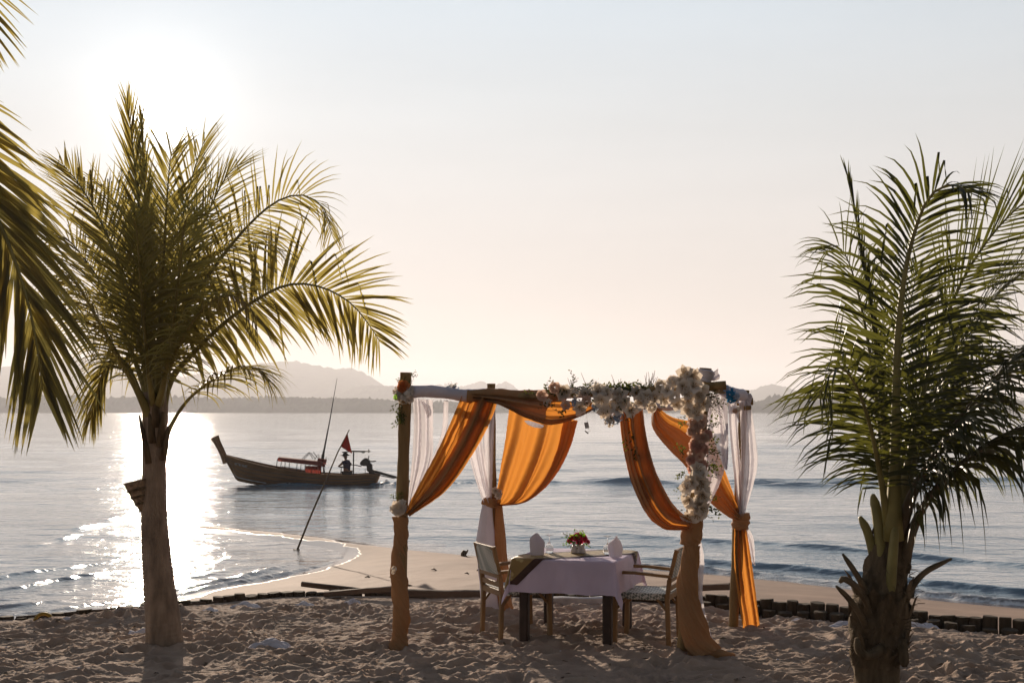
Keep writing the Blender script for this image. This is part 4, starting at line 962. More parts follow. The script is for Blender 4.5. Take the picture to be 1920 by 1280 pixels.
# orange, front, on the east post
o = cloth('drape', [(1160, 762, FR - .06), (1168, 830, FR - .08), (1184, 900, FR - .12), (1212, 962, FR - .14), (1246, 992, FR - .13), (1290, 994, FR - .09)],
      [(1204, 760, FR - .04), (1212, 820, FR - .02), (1228, 880, FR - .02), (1252, 930, FR - .04), (1272, 956, FR - .06), (1296, 972, FR - .07)], M['orange'],
      'narrow orange drape curving from the flowered beam to the flowered front post', 'drape', folds=1.6, amp=.075, seed=12, group=OD, gather=((0, .2, .75, 1), (.5, 1, 1, .3)))
layer(o, .42, 1.0, .06, 2, m=M['tan']); layer(o, .0, .34, .04, 5, m=M['tan'])
wrap('drape_wrap', [(1301, 962, FR - .02), (1297, 1000, FR - .02), (1294, 1022, FR - .02)], [.07, .085, .072], M['tan'], 'bulky orange knot on the flowered front post', 'drape', twist=.4, fold=.12, nf=4, seed=8)
wrap('drape_wrap', [(1296, 1022, FR - .03), (1292, 1080, FR - .04), (1294, 1140, FR - .06), (1308, 1190, FR - .09), (1322, 1226, FR - .12)], [.060, .068, .078, .092, .10, .115], M['tan'],
     'tan orange cloth hanging down the flowered front post to the sand', 'drape', twist=.6, fold=.34, nf=6, seed=11)
a0 = P(1292, 1220, FR - .12); a0.z = .03; mb = MB()
mb.tube([a0, a0 + Vector((.12, -.05, .01)), a0 + Vector((.25, -.07, -.005)), a0 + Vector((.36, -.05, -.015))], [.06, .05, .04, .02], 16, True, lambda tt, th_: 1 + .2 * math.sin(5 * th_ + 5 * tt))
tag(mb.build('drape_tail', M['tan'], None, a0), 'orange cloth end trailing over the sand by the flowered post', 'drape')
# orange, back, east
o = cloth('drape', [(1223, 766, BR + .25), (1223, 800, BR + .22), (1248, 836, BR + .18), (1290, 880, BR + .10), (1330, 940, BR + .03), (1372, 972, BR - .04), (1388, 974, BR - .05)],
      [(1232, 762, BR + .25), (1262, 782, BR + .22), (1298, 790, BR + .18), (1330, 806, BR + .10), (1352, 860, BR + .03), (1378, 930, BR - .04), (1390, 962, BR - .05)], M['orange'],
      'orange drape looped behind the flower column to the outer back post', 'drape', folds=1.6, amp=.05, seed=15, group=OD, gather=((0, .3, .8, 1), (.5, 1, .9, .3)))
layer(o, .0, .62, .04, 8, m=M['tan'])
wrap('drape_wrap', [(1388, 962, BR - .02), (1389, 978, BR - .02), (1390, 992, BR - .02)], [.072, .08, .072], M['tan'], 'orange band tied round the outer back post', 'drape', twist=.3, fold=.1, nf=4, seed=4)
cloth('drape', [(1376, 990, BR - .06), (1376, 1050, BR - .07), (1382, 1110, BR - .07), (1392, 1176, BR - .07)], [(1400, 990, BR - .04), (1409, 1050, BR - .05), (1417, 1110, BR - .05), (1425, 1172, BR - .06)], M['orange'],
      'orange cloth falling from the band to the sand at the outer back post', 'drape', folds=2.6, amp=.045, nu=50, seed=18)

# ---- white cloths
WD = 'white sheer drapes hung inside the pergola'
cloth('sheer_drape', [(774, 745, FL + .1), (776, 800, FL + .1), (772, 870, FL + .08), (762, 960, FL + .03)], [(812, 750, FL + .4), (812, 810, FL + .4), (808, 870, FL + .25), (768, 962, FL + .05)], M['sheer'],
      'white sheer drape behind the front post with the white rose', 'drape', folds=3, amp=.05, seed=21, group=WD)
cloth('sheer_drape', [(832, 750, FL + .5), (828, 810, FL + .5), (810, 860, FL + .4), (785, 915, FL + .2)], [(841, 750, FL + .5), (839, 800, FL + .5), (822, 850, FL + .4), (792, 912, FL + .2)], M['sheer'],
      'thin white sheer strip behind the first orange drape', 'drape', folds=1, amp=.02, nu=24, seed=22, group=WD)
cloth('sheer_drape', [(868, 800, BL - .4), (878, 850, BL - .3), (892, 900, BL - .2), (906, 942, BL - .08)], [(898, 770, BL - .4), (906, 840, BL - .3), (914, 900, BL - .15), (922, 942, BL - .07)], M['sheer'],
      'white sheer drape slanting down to the back post tie', 'drape', folds=2, amp=.045, seed=23, group=WD)
cloth('sheer_drape', [(908, 765, BL - .1), (906, 820, BL - .1), (908, 880, BL - .1), (911, 940, BL - .08)], [(928, 765, BL - .08), (926, 820, BL - .08), (924, 880, BL - .08), (922, 940, BL - .07)], M['sheer'],
      'white sheer drape hanging straight along the back post', 'drape', folds=1.5, amp=.03, seed=24, group=WD)
wrap('white_drape_tail', [(914, 946, BL - .05), (912, 1020, BL - .06), (916, 1090, BL - .06), (920, 1152, BL - .06)], [.045, .085, .09, .10], M['white_cloth'], 'white cloth tail falling to the sand behind the first chair', 'drape', twist=.1, fold=.14, nf=4, seed=7)
wrap('drape_wrap', [(906, 938, BL - .05), (920, 944, BL - .07), (936, 944, BL - .05)], [.040, .048, .04], M['tan'], 'orange band knotted round the back post', 'drape', twist=.3, fold=.12, nf=4, seed=3)
cloth('sheer_drape', [(1318, 742, FR + .2), (1322, 800, FR + .25), (1320, 870, FR + .25), (1312, 930, FR + .15), (1306, 975, FR + .05)], [(1350, 735, FR + .3), (1362, 800, FR + .35), (1364, 860, FR + .35), (1350, 910, FR + .25), (1312, 980, FR + .06)], M['sheer'],
      'white sheer drape bulging behind the flower column', 'drape', folds=2.2, amp=.05, seed=25, group=WD)
cloth('sheer_drape', [(1352, 735, FR + .6), (1350, 800, FR + .55), (1354, 860, FR + .5), (1360, 880, FR + .5)], [(1364, 735, FR + .6), (1366, 800, FR + .55), (1366, 850, FR + .5), (1364, 880, FR + .5)], M['white_cloth'],
      'thick white cloth strip falling beside the flower column', 'drape', folds=1, amp=.02, nu=24, seed=26, group=WD)
cloth('sheer_drape', [(1366, 750, BR - .15), (1370, 820, BR - .12), (1378, 900, BR - .1), (1386, 966, BR - .07)], [(1380, 750, BR - .15), (1384, 820, BR - .12), (1390, 900, BR - .1), (1391, 966, BR - .07)], M['sheer'],
      'narrow white sheer strip hanging to the outer tie', 'drape', folds=1.5, amp=.025, nu=30, seed=27, group=WD)
cloth('sheer_drape', [(1384, 742, BR - .1), (1388, 810, BR - .1), (1388, 890, BR - .1), (1388, 966, BR - .07)], [(1408, 755, BR - .05), (1418, 820, BR - .05), (1420, 880, BR - .06), (1395, 968, BR - .06)], M['sheer'],
      'outermost white sheer drape bellying out to the outer tie', 'drape', folds=2.4, amp=.04, seed=28, group=WD)
cloth('sheer_drape', [(1394, 990, BR - .02), (1404, 1020, BR - .02), (1412, 1056, BR - .02)], [(1402, 988, BR), (1413, 1010, BR), (1416, 1060, BR)], M['sheer'], 'short white sheer tail below the outer tie', 'drape', folds=1, amp=.02, nu=24, seed=29, group=WD)
cloth('sheer_drape', [(1303, 1000, FR + .05), (1303, 1060, FR + .06), (1309, 1130, FR + .02), (1326, 1190, FR - .02), (1338, 1216, FR - .06)], [(1312, 1000, FR + .08), (1321, 1050, FR + .09), (1318, 1120, FR + .05), (1334, 1190, FR + .0), (1350, 1218, FR - .05)], M['sheer'],
      'white sheer tail behind the tan cloth on the flowered post', 'drape', folds=1.4, amp=.025, nu=30, seed=30, group=WD)
wrap('beam_wrap', [(774, 733, FL - .065), (830, 737, FL - .08), (880, 740, FL - .09), (925, 742, FL - .1)], [.05, .047, .05, .044], M['white_cloth'], 'white cloth wound round the front beam beside the orange rose', 'cloth wrap', twist=1.5, fold=.08, nf=3, seed=5)
wrap('beam_wrap', [(876, 740, FL - .10), (940, 744, FL - .11), (1000, 742, FL - .1), (1060, 740, FR + .05)], [.048, .058, .055, .05], M['tan'], 'tan cloth wound round the middle of the front beam', 'cloth wrap', twist=1.5, fold=.10, nf=3, seed=6)
wrap('beam_wrap', [(1196, 760, 12.15), (1250, 759, 12.05), (1330, 757, 11.95)], [.042, .044, .042], M['white_cloth'], 'lilac white cloth wound round the back beam above the looped drape', 'cloth wrap', twist=1.5, fold=.08, nf=3, seed=7)
wrap('beam_wrap', [(1345, 728, 10.95), (1372, 735, 11.3), (1392, 742, 11.7)], [.044, .048, .05], M['white_cloth'], 'white cloth wound round the short side beam beside the blue flowers', 'cloth wrap', twist=1, fold=.1, nf=3, seed=8)
wrap('post_wrap', [(1318, 715, FR - .005), (1321, 702, FR - .005), (1322, 693, FR - .005)], [.066, .066, .062], M['white_cloth'], 'white cloth cap tied round the top of the flowered post', 'cloth wrap', twist=.5, fold=.06, nf=3, seed=9)
wrap('post_wrap', [(1394, 757, BR - .005), (1396, 746, BR - .005), (1397, 737, BR - .005)], [.058, .060, .056], M['white_cloth'], 'white cloth tied round the top of the outer back post', 'cloth wrap', twist=.5, fold=.06, nf=3, seed=10)
cloth('sheer_bow', [(1330, 702, FR), (1338, 696, FR - .02), (1346, 690, FR - .03)], [(1330, 712, FR), (1340, 714, FR - .02), (1350, 710, FR - .03)], M['white_cloth'], 'stiff white bow beside the top of the flowered post', 'bow', folds=1.5, amp=.03, nu=24, nv=24, seed=31)
cloth('lace_edge', [(982, 788, FL - .05), (995, 789, FL - .05), (1020, 797, FL - .1)], [(990, 796, FL - .05), (1003, 801, FL - .05), (1018, 802, FL - .1)], M['white_cloth'], 'small white lace end showing under the orange swag', 'lace', folds=3, amp=.01, nu=24, nv=24, seed=32)
for i, (a, b_, c_, lab) in enumerate((((788, 750), (806, 760), (808, 778), 'frayed white cloth end below the wrapped beam beside the front post'),
                                      ((1372, 758), (1382, 764), (1386, 790), 'frayed white cloth end below the blue flowers'))):
    d = (FL + .2, BR - .2)[i]
    cloth('frayed_end', [(a[0], a[1], d), (a[0] + 8, a[1] + 18, d), (a[0] + 14, a[1] + 34, d)], [(b_[0], b_[1], d), (b_[0] + 3, b_[1] + 12, d), (c_[0], c_[1], d)], M['sheer'], lab, 'cloth end', folds=3, amp=.02, nu=30, nv=30, seed=33 + i)

# ---- flowers
def petal_strip(L_, w, curl, cup, n=5):
    """One petal along +X that curls up then back."""
    vs = []; x = z = 0.0; a = R(cup)
    for i in range(n + 1):
        t = i / n; ww = w * (math.sin(math.pi * min(1, t * .92 + .08)) ** .8) + .001
        vs += [(x, -ww, z + ww * .35), (x, 0, z), (x, ww, z + ww * .35)]
        x += L_ / n * math.cos(a); z += L_ / n * math.sin(a); a -= R(curl) / n
    fs = [(3 * i + k, 3 * i + k + 1, 3 * i + k + 4, 3 * i + k + 3) for i in range(n) for k in (0, 1)]
    return vs, fs
def flower_mesh(kind, m, seed):
    r_ = random.Random(seed); mb = MB()
    def put(L_, w, curl, cup, az, z0=0.0, r0=0.0):
        vs, fs = petal_strip(L_, w, curl, cup); c, s = math.cos(az), math.sin(az)
        mb.add([((v[0] + r0) * c - v[1] * s, (v[0] + r0) * s + v[1] * c, v[2] + z0) for v in vs], fs)
    if kind == 'lily':
        for k in range(6): put(r_.uniform(.075, .092), r_.uniform(.025, .031) * (1.15 if k % 2 else .85), r_.uniform(55, 95), r_.uniform(52, 70), k * math.pi / 3 + r_.uniform(-.15, .15), 0)
        for k in range(5):
            a = k * 1.257; mb.tube([(0, 0, .0), (.008 * math.cos(a), .008 * math.sin(a), .04), (.02 * math.cos(a), .02 * math.sin(a), .06)], [.001, .001, .0028], 4)
    elif kind == 'rose':
        for ring_, (nn, L_, w, cup, z0, r0) in enumerate(((3, .032, .016, 86, .016, .003), (4, .036, .019, 78, .010, .008), (5, .040, .023, 64, .004, .012), (6, .044, .025, 42, 0, .014))):
            for k in range(nn): put(L_ * r_.uniform(.9, 1.1), w, (30, 40, 60, 75)[ring_], cup, k * 6.283 / nn + ring_ * .6, z0, r0)
    elif kind == 'puff':
        for k in range(42):
            a = r_.uniform(0, 6.28); el = r_.uniform(-.3, 1.57); n_ = Vector((math.cos(a) * math.cos(el), math.sin(a) * math.cos(el), math.sin(el)))
            t1 = n_.orthogonal().normalized(); t2 = n_.cross(t1); c0 = n_ * .034 * r_.uniform(.85, 1.1); s = r_.uniform(.009, .015); b0 = r_.uniform(0, 6)
            q1 = t1 * math.cos(b0) + t2 * math.sin(b0); q2 = n_.cross(q1)
            mb.add([c0, c0 + q1 * s + n_ * .006, c0 + (q1 + q2) * s * .8 + n_ * .010, c0 + q2 * s + n_ * .006, c0 - q1 * s + n_ * .006, c0 - (q1 + q2) * s * .8 + n_ * .01, c0 - q2 * s + n_ * .006], [(0, 1, 2, 3), (0, 3, 4), (0, 4, 5, 6), (0, 6, 1)])
    me = mb.mesh(kind); me.materials.append(m)
    if kind == 'lily':
        me.materials.append(M['stamen'])
        for p_ in me.polygons:
            if p_.index >= 60: p_.material_index = 1
    return me
def sprig_mesh(seed, L_=.12, m=None):
    r_ = random.Random(seed); mb = MB()
    pts = [Vector((L_ * i / 6, .012 * math.sin(i + seed), .02 * math.sin(i * .6 + seed))) for i in range(7)]
    mb.tube(pts, [.0022 - .0003 * i for i in range(7)], 4)
    for i in range(10):
        p = pts[1 + i % 6]; sd_ = 1 if i % 2 else -1; l_ = r_.uniform(.025, .04); d = Vector((r_.uniform(.4, .9), sd_ * r_.uniform(.5, 1), r_.uniform(-.4, .6))).normalized(); w_ = d.cross(Vector((0, 0, 1))).normalized() * l_ * .22
        mb.add([p, p + d * l_ * .5 - w_, p + d * l_, p + d * l_ * .5 + w_ + Vector((0, 0, .003))], [(0, 1, 2, 3)])
    me = mb.mesh('leaf_sprig'); me.materials.append(m or M['sprig']); return me
FM = {('lily', 0): [flower_mesh('lily', M['lily'], s) for s in (1, 2, 3, 4)], ('rose', 0): [flower_mesh('rose', M['lily'], s) for s in (5, 6)], ('rose', 1): [flower_mesh('rose', M['rose'], s) for s in (7, 8)],
      ('rose', 2): [flower_mesh('rose', M['pink'], s) for s in (9, 10)], ('puff', 0): [flower_mesh('puff', M['blue'], 11)], ('puff', 1): [flower_mesh('puff', M['lily'], 12)], ('puff', 2): [flower_mesh('puff', M['bright_blue'], 13)],
      ('rose', 3): [flower_mesh('rose', M['orange_petal'], 14)], ('rose', 4): [flower_mesh('rose', M['magenta'], s) for s in (15, 16)], ('puff', 4): [flower_mesh('puff', M['magenta'], 17)]}
SPR = [sprig_mesh(s) for s in range(5)]; FSPR = [sprig_mesh(s + 9, .10, M['fresh_leaf']) for s in range(2)]
rfw = random.Random(31)
def place(parent, name, me, p, towards, s):
    o = bpy.data.objects.new(name, me); COL.objects.link(o); o.parent = parent
    o.location = p - ORIGIN[parent]
    q = Vector(towards).normalized().to_track_quat('Z', 'Y') @ Quaternion((0, 0, 1), rfw.uniform(0, 6.28))
    o.rotation_mode = 'QUATERNION'; o.rotation_quaternion = q; o.scale = (s, s, s); return o
def sprig(parent, p, d, s, pool=None):
    o = bpy.data.objects.new('leaf_sprig', rfw.choice(pool or SPR)); COL.objects.link(o); o.parent = parent; o.location = p - ORIGIN[parent]
    o.rotation_mode = 'QUATERNION'; o.rotation_quaternion = Vector(d).normalized().to_track_quat('X', 'Z') @ Quaternion((1, 0, 0), rfw.uniform(0, 6.28)); o.scale = (s, s, s); return o
gar = thing('flower_garland', P(1250, 740, FR - .1), 'garland of cream lilies, roses and leaves along the front beam and down the post', 'garland')
def fl(px_, py_, d, kind, var, s, spread=.5, par=None):
    p = P(px_, py_, d); t_ = Vector((rfw.uniform(-spread, spread), -1, rfw.uniform(-spread, spread * .8)))
    nm = {'lily': 'lily', 'rose': 'rose', 'puff': 'hydrangea'}[kind]
    return place(par or gar, nm, rfw.choice(FM[(kind, var)]), p, t_, s)
# along the beam
beam = [(1020, 742, 'rose', 1), (1030, 752, 'puff', 1), (1040, 728, 'rose', 1), (1052, 744, 'rose', 0), (1062, 758, 'rose', 1), (1058, 732, 'lily', 0), (1076, 738, 'puff', 1), (1080, 752, 'puff', 0), (1086, 762, 'lily', 0), (1098, 738, 'rose', 0), (1102, 754, 'rose', 1),
        (1118, 735, 'lily', 0), (1126, 748, 'lily', 0), (1118, 760, 'puff', 0), (1138, 762, 'lily', 0), (1138, 735, 'lily', 0), (1150, 748, 'lily', 0), (1164, 740, 'lily', 0), (1162, 758, 'rose', 0), (1175, 752, 'lily', 0), (1180, 766, 'lily', 0),
        (1192, 742, 'lily', 0), (1200, 756, 'lily', 0), (1212, 745, 'lily', 0), (1220, 760, 'rose', 0), (1228, 745, 'lily', 0), (1145, 776, 'rose', 1), (1152, 770, 'lily', 0), (1160, 782, 'puff', 0), (1146, 790, 'puff', 1), (1136, 770, 'lily', 0), (1152, 790, 'puff', 0), (1140, 783, 'puff', 0)]
for px_, py_, k_, v_ in beam:
    fl(px_ + rfw.uniform(-3, 3), py_ + rfw.uniform(-3, 3), FR - .06 - rfw.uniform(0, .07), k_, v_, rfw.uniform(.85, 1.1) * (1.1 if k_ == 'lily' else 1.0))
# the thick corner
for i in range(14):
    a = i * 2.399; r_ = math.sqrt((i + .5) / 14)
    px_ = 1276 + 44 * r_ * math.cos(a); py_ = 737 + 34 * r_ * math.sin(a)
    fl(px_, py_, FR - .13 - .10 * (1 - r_) - rfw.uniform(0, .03), 'lily' if rfw.random() < .8 else 'rose', 0, rfw.uniform(.9, 1.2))
for px_, py_ in ((1262, 712), (1284, 700), (1296, 704), (1276, 716), (1300, 722), (1308, 740), (1306, 762), (1294, 772), (1318, 756), (1304, 778)):
    fl(px_, py_, FR - .12 - rfw.uniform(0, .05), 'lily', 0, rfw.uniform(.95, 1.2))
# down the post: roses in the middle, lilies below
for i in range(30):
    py_ = 786 + i * 3.3; v_ = (1 if py_ < 830 else 2) if rfw.random() < .72 else rfw.choice((0, 1, 2))
    fl(1312 - (py_ - 786) * .06 + rfw.uniform(-15, 15), py_, FR - .10 - rfw.uniform(0, .06), 'rose', v_, rfw.uniform(.75, 1.05))
for i in range(21):
    py_ = 882 + i * 4.1
    fl(1306 - (py_ - 882) * .07 + rfw.uniform(-15, 15), py_, FR - .11 - rfw.uniform(0, .07), 'lily', 0, rfw.uniform(.9, 1.2), .8)
# greenery: sprigs over the beam and down the sides
for i in range(46):
    px_ = rfw.uniform(1000, 1235); sprig(gar, P(px_, rfw.uniform(728, 742), FR - .05 + rfw.uniform(-.06, .08)), (rfw.uniform(-1.3, 1.3), rfw.uniform(-.5, .4), rfw.uniform(.0, .5)), rfw.uniform(.6, 1.0))
for i in range(26):
    sprig(gar, P(rfw.uniform(1005, 1240), rfw.uniform(745, 770), FR - .07), (rfw.uniform(-1, 1), -.6, rfw.uniform(-1, .2)), rfw.uniform(.7, 1.1))
for i in range(40):
    py_ = rfw.uniform(720, 960); sprig(gar, P(1330 - (py_ - 720) * .04 + rfw.uniform(-16, 8), py_, FR - .07), (rfw.uniform(.3, 1), rfw.uniform(-.6, .4), rfw.uniform(-.6, .5)), rfw.uniform(.7, 1.2))
for i in range(14):
    py_ = rfw.uniform(770, 960); sprig(gar, P(1292 - (py_ - 720) * .04, py_, FR - .07), (-rfw.uniform(.3, 1), -.4, rfw.uniform(-.6, .5)), rfw.uniform(.6, .9))
for i in range(4): sprig(gar, P(rfw.uniform(1060, 1075), rfw.uniform(712, 735), FR), (rfw.uniform(-.4, .4), 0, 1), rfw.uniform(.7, .9))
for i in range(60): sprig(gar, P(rfw.uniform(1085, 1245), rfw.uniform(724, 738), FR - rfw.uniform(0, .08)), (rfw.choice((-1, 1)), rfw.uniform(-.4, .2), rfw.uniform(-.15, .3)), rfw.uniform(.8, 1.2))
for i in range(5):  sprig(gar, P(1181 + rfw.uniform(-9, 9), 800 + i * 9, FR - .13), (rfw.uniform(-.3, .3), -.2, -1), .9)
mb = MB()
for i in range(120):                               # gypsophila: a cloud of tiny pale florets on thin stalks beside the column head
    p = P(rfw.uniform(1328, 1356), rfw.gauss(752, 14), FR - .05 + rfw.uniform(-.06, .06)); s = rfw.uniform(.003, .006)
    mb.add([p + Vector((s, 0, 0)), p + Vector((0, s, 0)), p - Vector((s, 0, 0)), p - Vector((0, s, 0)), p + Vector((0, 0, s)), p - Vector((0, 0, s))], [(0, 1, 4), (1, 2, 4), (2, 3, 4), (3, 0, 4), (1, 0, 5), (2, 1, 5), (3, 2, 5), (0, 3, 5)])
tag(mb.build('tiny_florets', M['lily'], gar), kind='stuff')
mb = MB()
for i in range(70):
    p = P(1326, 752 + rfw.uniform(-14, 14), FR - .04); q = P(rfw.uniform(1334, 1358), rfw.gauss(752, 16), FR - .05 + rfw.uniform(-.06, .06)); mb.tube([p, (p + q) / 2 + Vector((0, 0, .01)), q], [.0016, .0012, .001], 3)
for i in range(24):
    x = rfw.choice((1072, 1155, 1160, 1210, 1216, 1220, 1285, 1100)) + rfw.uniform(-3, 3); p = P(x, 730, FR); q = P(x + rfw.uniform(-14, 14), rfw.uniform(694, 716), FR + rfw.uniform(-.03, .03)); mb.tube([p, (p + q) / 2, q], [.003, .0022, .0012], 4)
for i in range(26):                                # dry vine lying along the top
    x = rfw.uniform(1040, 1230); p = P(x, 732, FR - .03); mb.tube([p, P(x + rfw.uniform(10, 30), rfw.uniform(722, 730), FR - .05), P(x + rfw.uniform(35, 60), 734, FR - .03)], [.003, .004, .003], 4)
tag(mb.build('thin_stalks', M['dry_stalk'], gar), kind='stuff')

def posy(px_, py_, d, items, label, nm='flower_posy'):
    g_ = thing(nm, P(px_, py_, d), label, 'flowers')
    for ox, oy, k_, v_, s in items: fl(px_ + ox, py_ + oy, d - rfw.uniform(0, .03), k_, v_, s, .4, g_)
    return g_
g_ = posy(757, 734, FL - .10, [(0, -10, 'rose', 3, 1.1), (-4, -4, 'rose', 3, .7), (-8, 6, 'puff', 1, 1.3), (8, 4, 'puff', 1, 1.3), (0, 12, 'puff', 1, 1.2), (14, -2, 'puff', 1, 1.0), (-12, -2, 'puff', 1, .9), (10, 14, 'rose', 0, .8)],
          'posy of white blooms with an orange rose on the front post top')
for i in range(14): sprig(g_, P(757 + rfw.uniform(-8, 8), 722 + rfw.uniform(-6, 6), FL - .09), (rfw.uniform(-.8, .8), -.4, rfw.uniform(.1, 1)), .5)
for i in range(16): sprig(g_, P(750 + rfw.uniform(-6, 10), 758 + rfw.uniform(-8, 24), FL - .07), (rfw.uniform(-.7, .1), -.3, -1), rfw.uniform(.5, .9))
for i in range(4): sprig(g_, P(768, 703, FL), (rfw.uniform(.2, .8), 0, rfw.uniform(-.2, .6)), .5)
mb = MB(); p = P(742, 740, FL - .12); mb.grid(np.array([[(p.x + .004 - .022 * math.sin(math.pi * v) * u - .004 * v, p.y - .01 * u, p.z - .055 * v + .01) for u in (-1, -.3, .4, 1)] for v in np.linspace(0.03, .97, 8)])); mb.build('bright_leaf', M['fresh_leaf'], g_)
g_ = posy(748, 950, FL - .10, [(0, 0, 'rose', 0, 1.3), (-8, 4, 'puff', 1, 1.0), (6, -6, 'puff', 1, .9), (-2, 8, 'rose', 0, .9), (8, 3, 'puff', 0, .8)], 'posy with a large white rose tied halfway up the front post')
for i in range(7): sprig(g_, P(747 + rfw.uniform(-8, 6), 938, FL - .09), (rfw.uniform(-.6, .3), -.2, rfw.uniform(.3, 1)), .6)
g_ = posy(848, 728, FL - .02, [(-6, 2, 'puff', 0, .7), (0, -1, 'puff', 1, .7), (7, 2, 'puff', 0, .7)], 'small bluish posy on top of the wrapped front beam')
for i in range(8): sprig(g_, P(850 + rfw.uniform(-8, 8), 727, FL - .02), (rfw.uniform(-1, 1), -.3, .6), .4)
g_ = posy(932, 922, BL - .12, [(-3, -3, 'rose', 0, .8), (4, 2, 'puff', 1, .8), (2, 8, 'rose', 0, .7)], 'small white posy above the orange band on the back post')
g_ = posy(1366, 738, 10.95, [(4, -2, 'puff', 2, 1.0), (6, 8, 'puff', 2, 1.1), (-4, -8, 'puff', 0, 1.0), (12, 4, 'puff', 0, .9)], 'bright blue posy on the short side beam')
for i in range(8): sprig(g_, P(1366 + rfw.uniform(-6, 8), 745, 10.93), (rfw.uniform(-1, 1), -.3, rfw.uniform(-.8, .6)), .5)
g_ = posy(739, 1066, FL - .13, [(0, 0, 'puff', 1, .55), (-2, 6, 'puff', 1, .4)], 'single small white bloom low on the tan wrapped post')
g_ = posy(1381, 770, BR - .2, [(-3, 0, 'rose', 1, .5), (3, -3, 'rose', 0, .5)], 'tiny peach posy among the frayed cloth below the blue flowers')

tagw = thing('hanging_tag', P(1100, 784, FR - .05), 'small wooden tag dangling on threads under the swag', 'tag')
p = P(1100, 797, FR - .05)
flat_edges(MB().box(p, (.034, .006, .050), Matrix.Rotation(R(-12), 3, 'Y')).build('tag_plate', M['pale_paint'], tagw))
flat_edges(MB().box(P(1100, 810, FR - .05), (.034, .006, .010), Matrix.Rotation(R(38), 3, 'Y')).build('splint', M['plank'], tagw))
MB().tube([P(1099, 770, FR - .05), P(1101, 790, FR - .05)], .0012, 4).build('thread', M['twine'], tagw)
MB().tube([P(1102, 802, FR - .05), P(1108, 808, FR - .05), P(1101, 810, FR - .05)], .0012, 4).build('thread', M['twine'], tagw)

# ------------------------------------------------------------------ the table and what stands on it
TZ_, TA, TH = .715, R(-18), .45                      # top height, turn, half side
tcx, tcy = .575, 11.34
TM = Matrix.Rotation(TA, 3, 'Z')
def TP(u, v, z=0.0): return TM @ Vector((u, v, 0)) + Vector((tcx, tcy, z))
table = thing('dining_table', (tcx, tcy, 0), 'square dark wooden dining table under a lilac white cloth', 'table', rz=TA)
flat_edges(MB().box((0, 0, TZ_ - .03), (2 * TH - .02, 2 * TH - .02, .035)).build('tabletop', M['dark_wood'], table))
mb = MB()
for a, b_ in (((-.36, -.38), (.36, -.38)), ((-.36, .38), (.36, .38)), ((-.38, -.36), (-.38, .36)), ((.38, -.36), (.38, .36))): mb.bar((*a, TZ_ - .095), (*b_, TZ_ - .095), .025, .09)
flat_edges(mb.build('apron', M['dark_wood'], table))
for a in (-1, 1):
    for b_ in (-1, 1): flat_edges(MB().bar((a * .37, b_ * .37, -.06), (a * .37, b_ * .37, TZ_ - .05), .078, .078, (0, 1, 0)).build('leg', M['dark_wood'], table))
DROP = .29
def cloth_pos(u, v, off=0.0):
    """Where the point (u, v) of a square cloth comes to lie: flat on the top, hanging at the sides, in a point at each corner."""
    a = TH + .004
    du, dv = max(abs(u) - a, 0), max(abs(v) - a, 0); su, sv = (1 if u > 0 else -1), (1 if v > 0 else -1)
    top = TZ_ + .004 + off
    fl_ = lambda s, dd: dd * (.07 + .035 * math.sin(9 * s + 1.3 * su) + .03 * math.sin(17 * s + sv))
    if du == 0 and dv == 0: return TP(u, v, top)
    rnd = lambda dd: top - max(0, dd - .004) - (0 if dd > .012 else dd * .2)
    if dv == 0: return TP(su * (a + fl_(v, du) + off + min(du, .012) * .6), v, rnd(du))
    if du == 0: return TP(u, sv * (a + fl_(u, dv) + off + min(dv, .012) * .6), rnd(dv))
    r_ = math.hypot(du, dv); th = math.atan2(dv, du)       # 0 along u side, pi/2 along v side
    # the corner surplus gathers into a hanging cone with a soft fold
    fold = math.sin(2 * th)
    out = .10 * r_ + .16 * r_ * fold
    x = a + (du / r_) * .06 * r_ + out * .55 + off * .7; y = a + (dv / r_) * .06 * r_ + out * .55 + off * .7
    x += .05 * r_ * math.sin(4 * th) ; y -= .05 * r_ * math.sin(4 * th)
    return TP(su * x, sv * y, top - r_ * (1 - .03 * fold))
N_ = 84; g = np.linspace(-(TH + DROP), TH + DROP, N_)
a = np.array([[tuple(cloth_pos(u, v)) for u in g] for v in g])
hang = np.clip((TZ_ - a[..., 2]) / .1, 0.12, 1)
a[..., 0] += .006 * hang * fbm(a[..., 0] * 9, a[..., 2] * 5 + a[..., 1] * 6, 3, 71); a[..., 1] += .008 * hang * fbm(a[..., 0] * 10 + 5, a[..., 2] * 4 + a[..., 1] * 3, 3, 73); a[..., 2] += .004 * fbm(a[..., 0] * 8, a[..., 1] * 8, 2, 75) * (hang < .2) + .006 * (hang >= .2) * perlin(a[..., 0] * 12, a[..., 1] * 12, 77)
o = MB().grid(a).build('tablecloth', M['tablecloth'], None, (tcx, tcy, TZ_)); tag(o, 'lilac white tablecloth draped over the dining table, corners hanging', 'tablecloth')
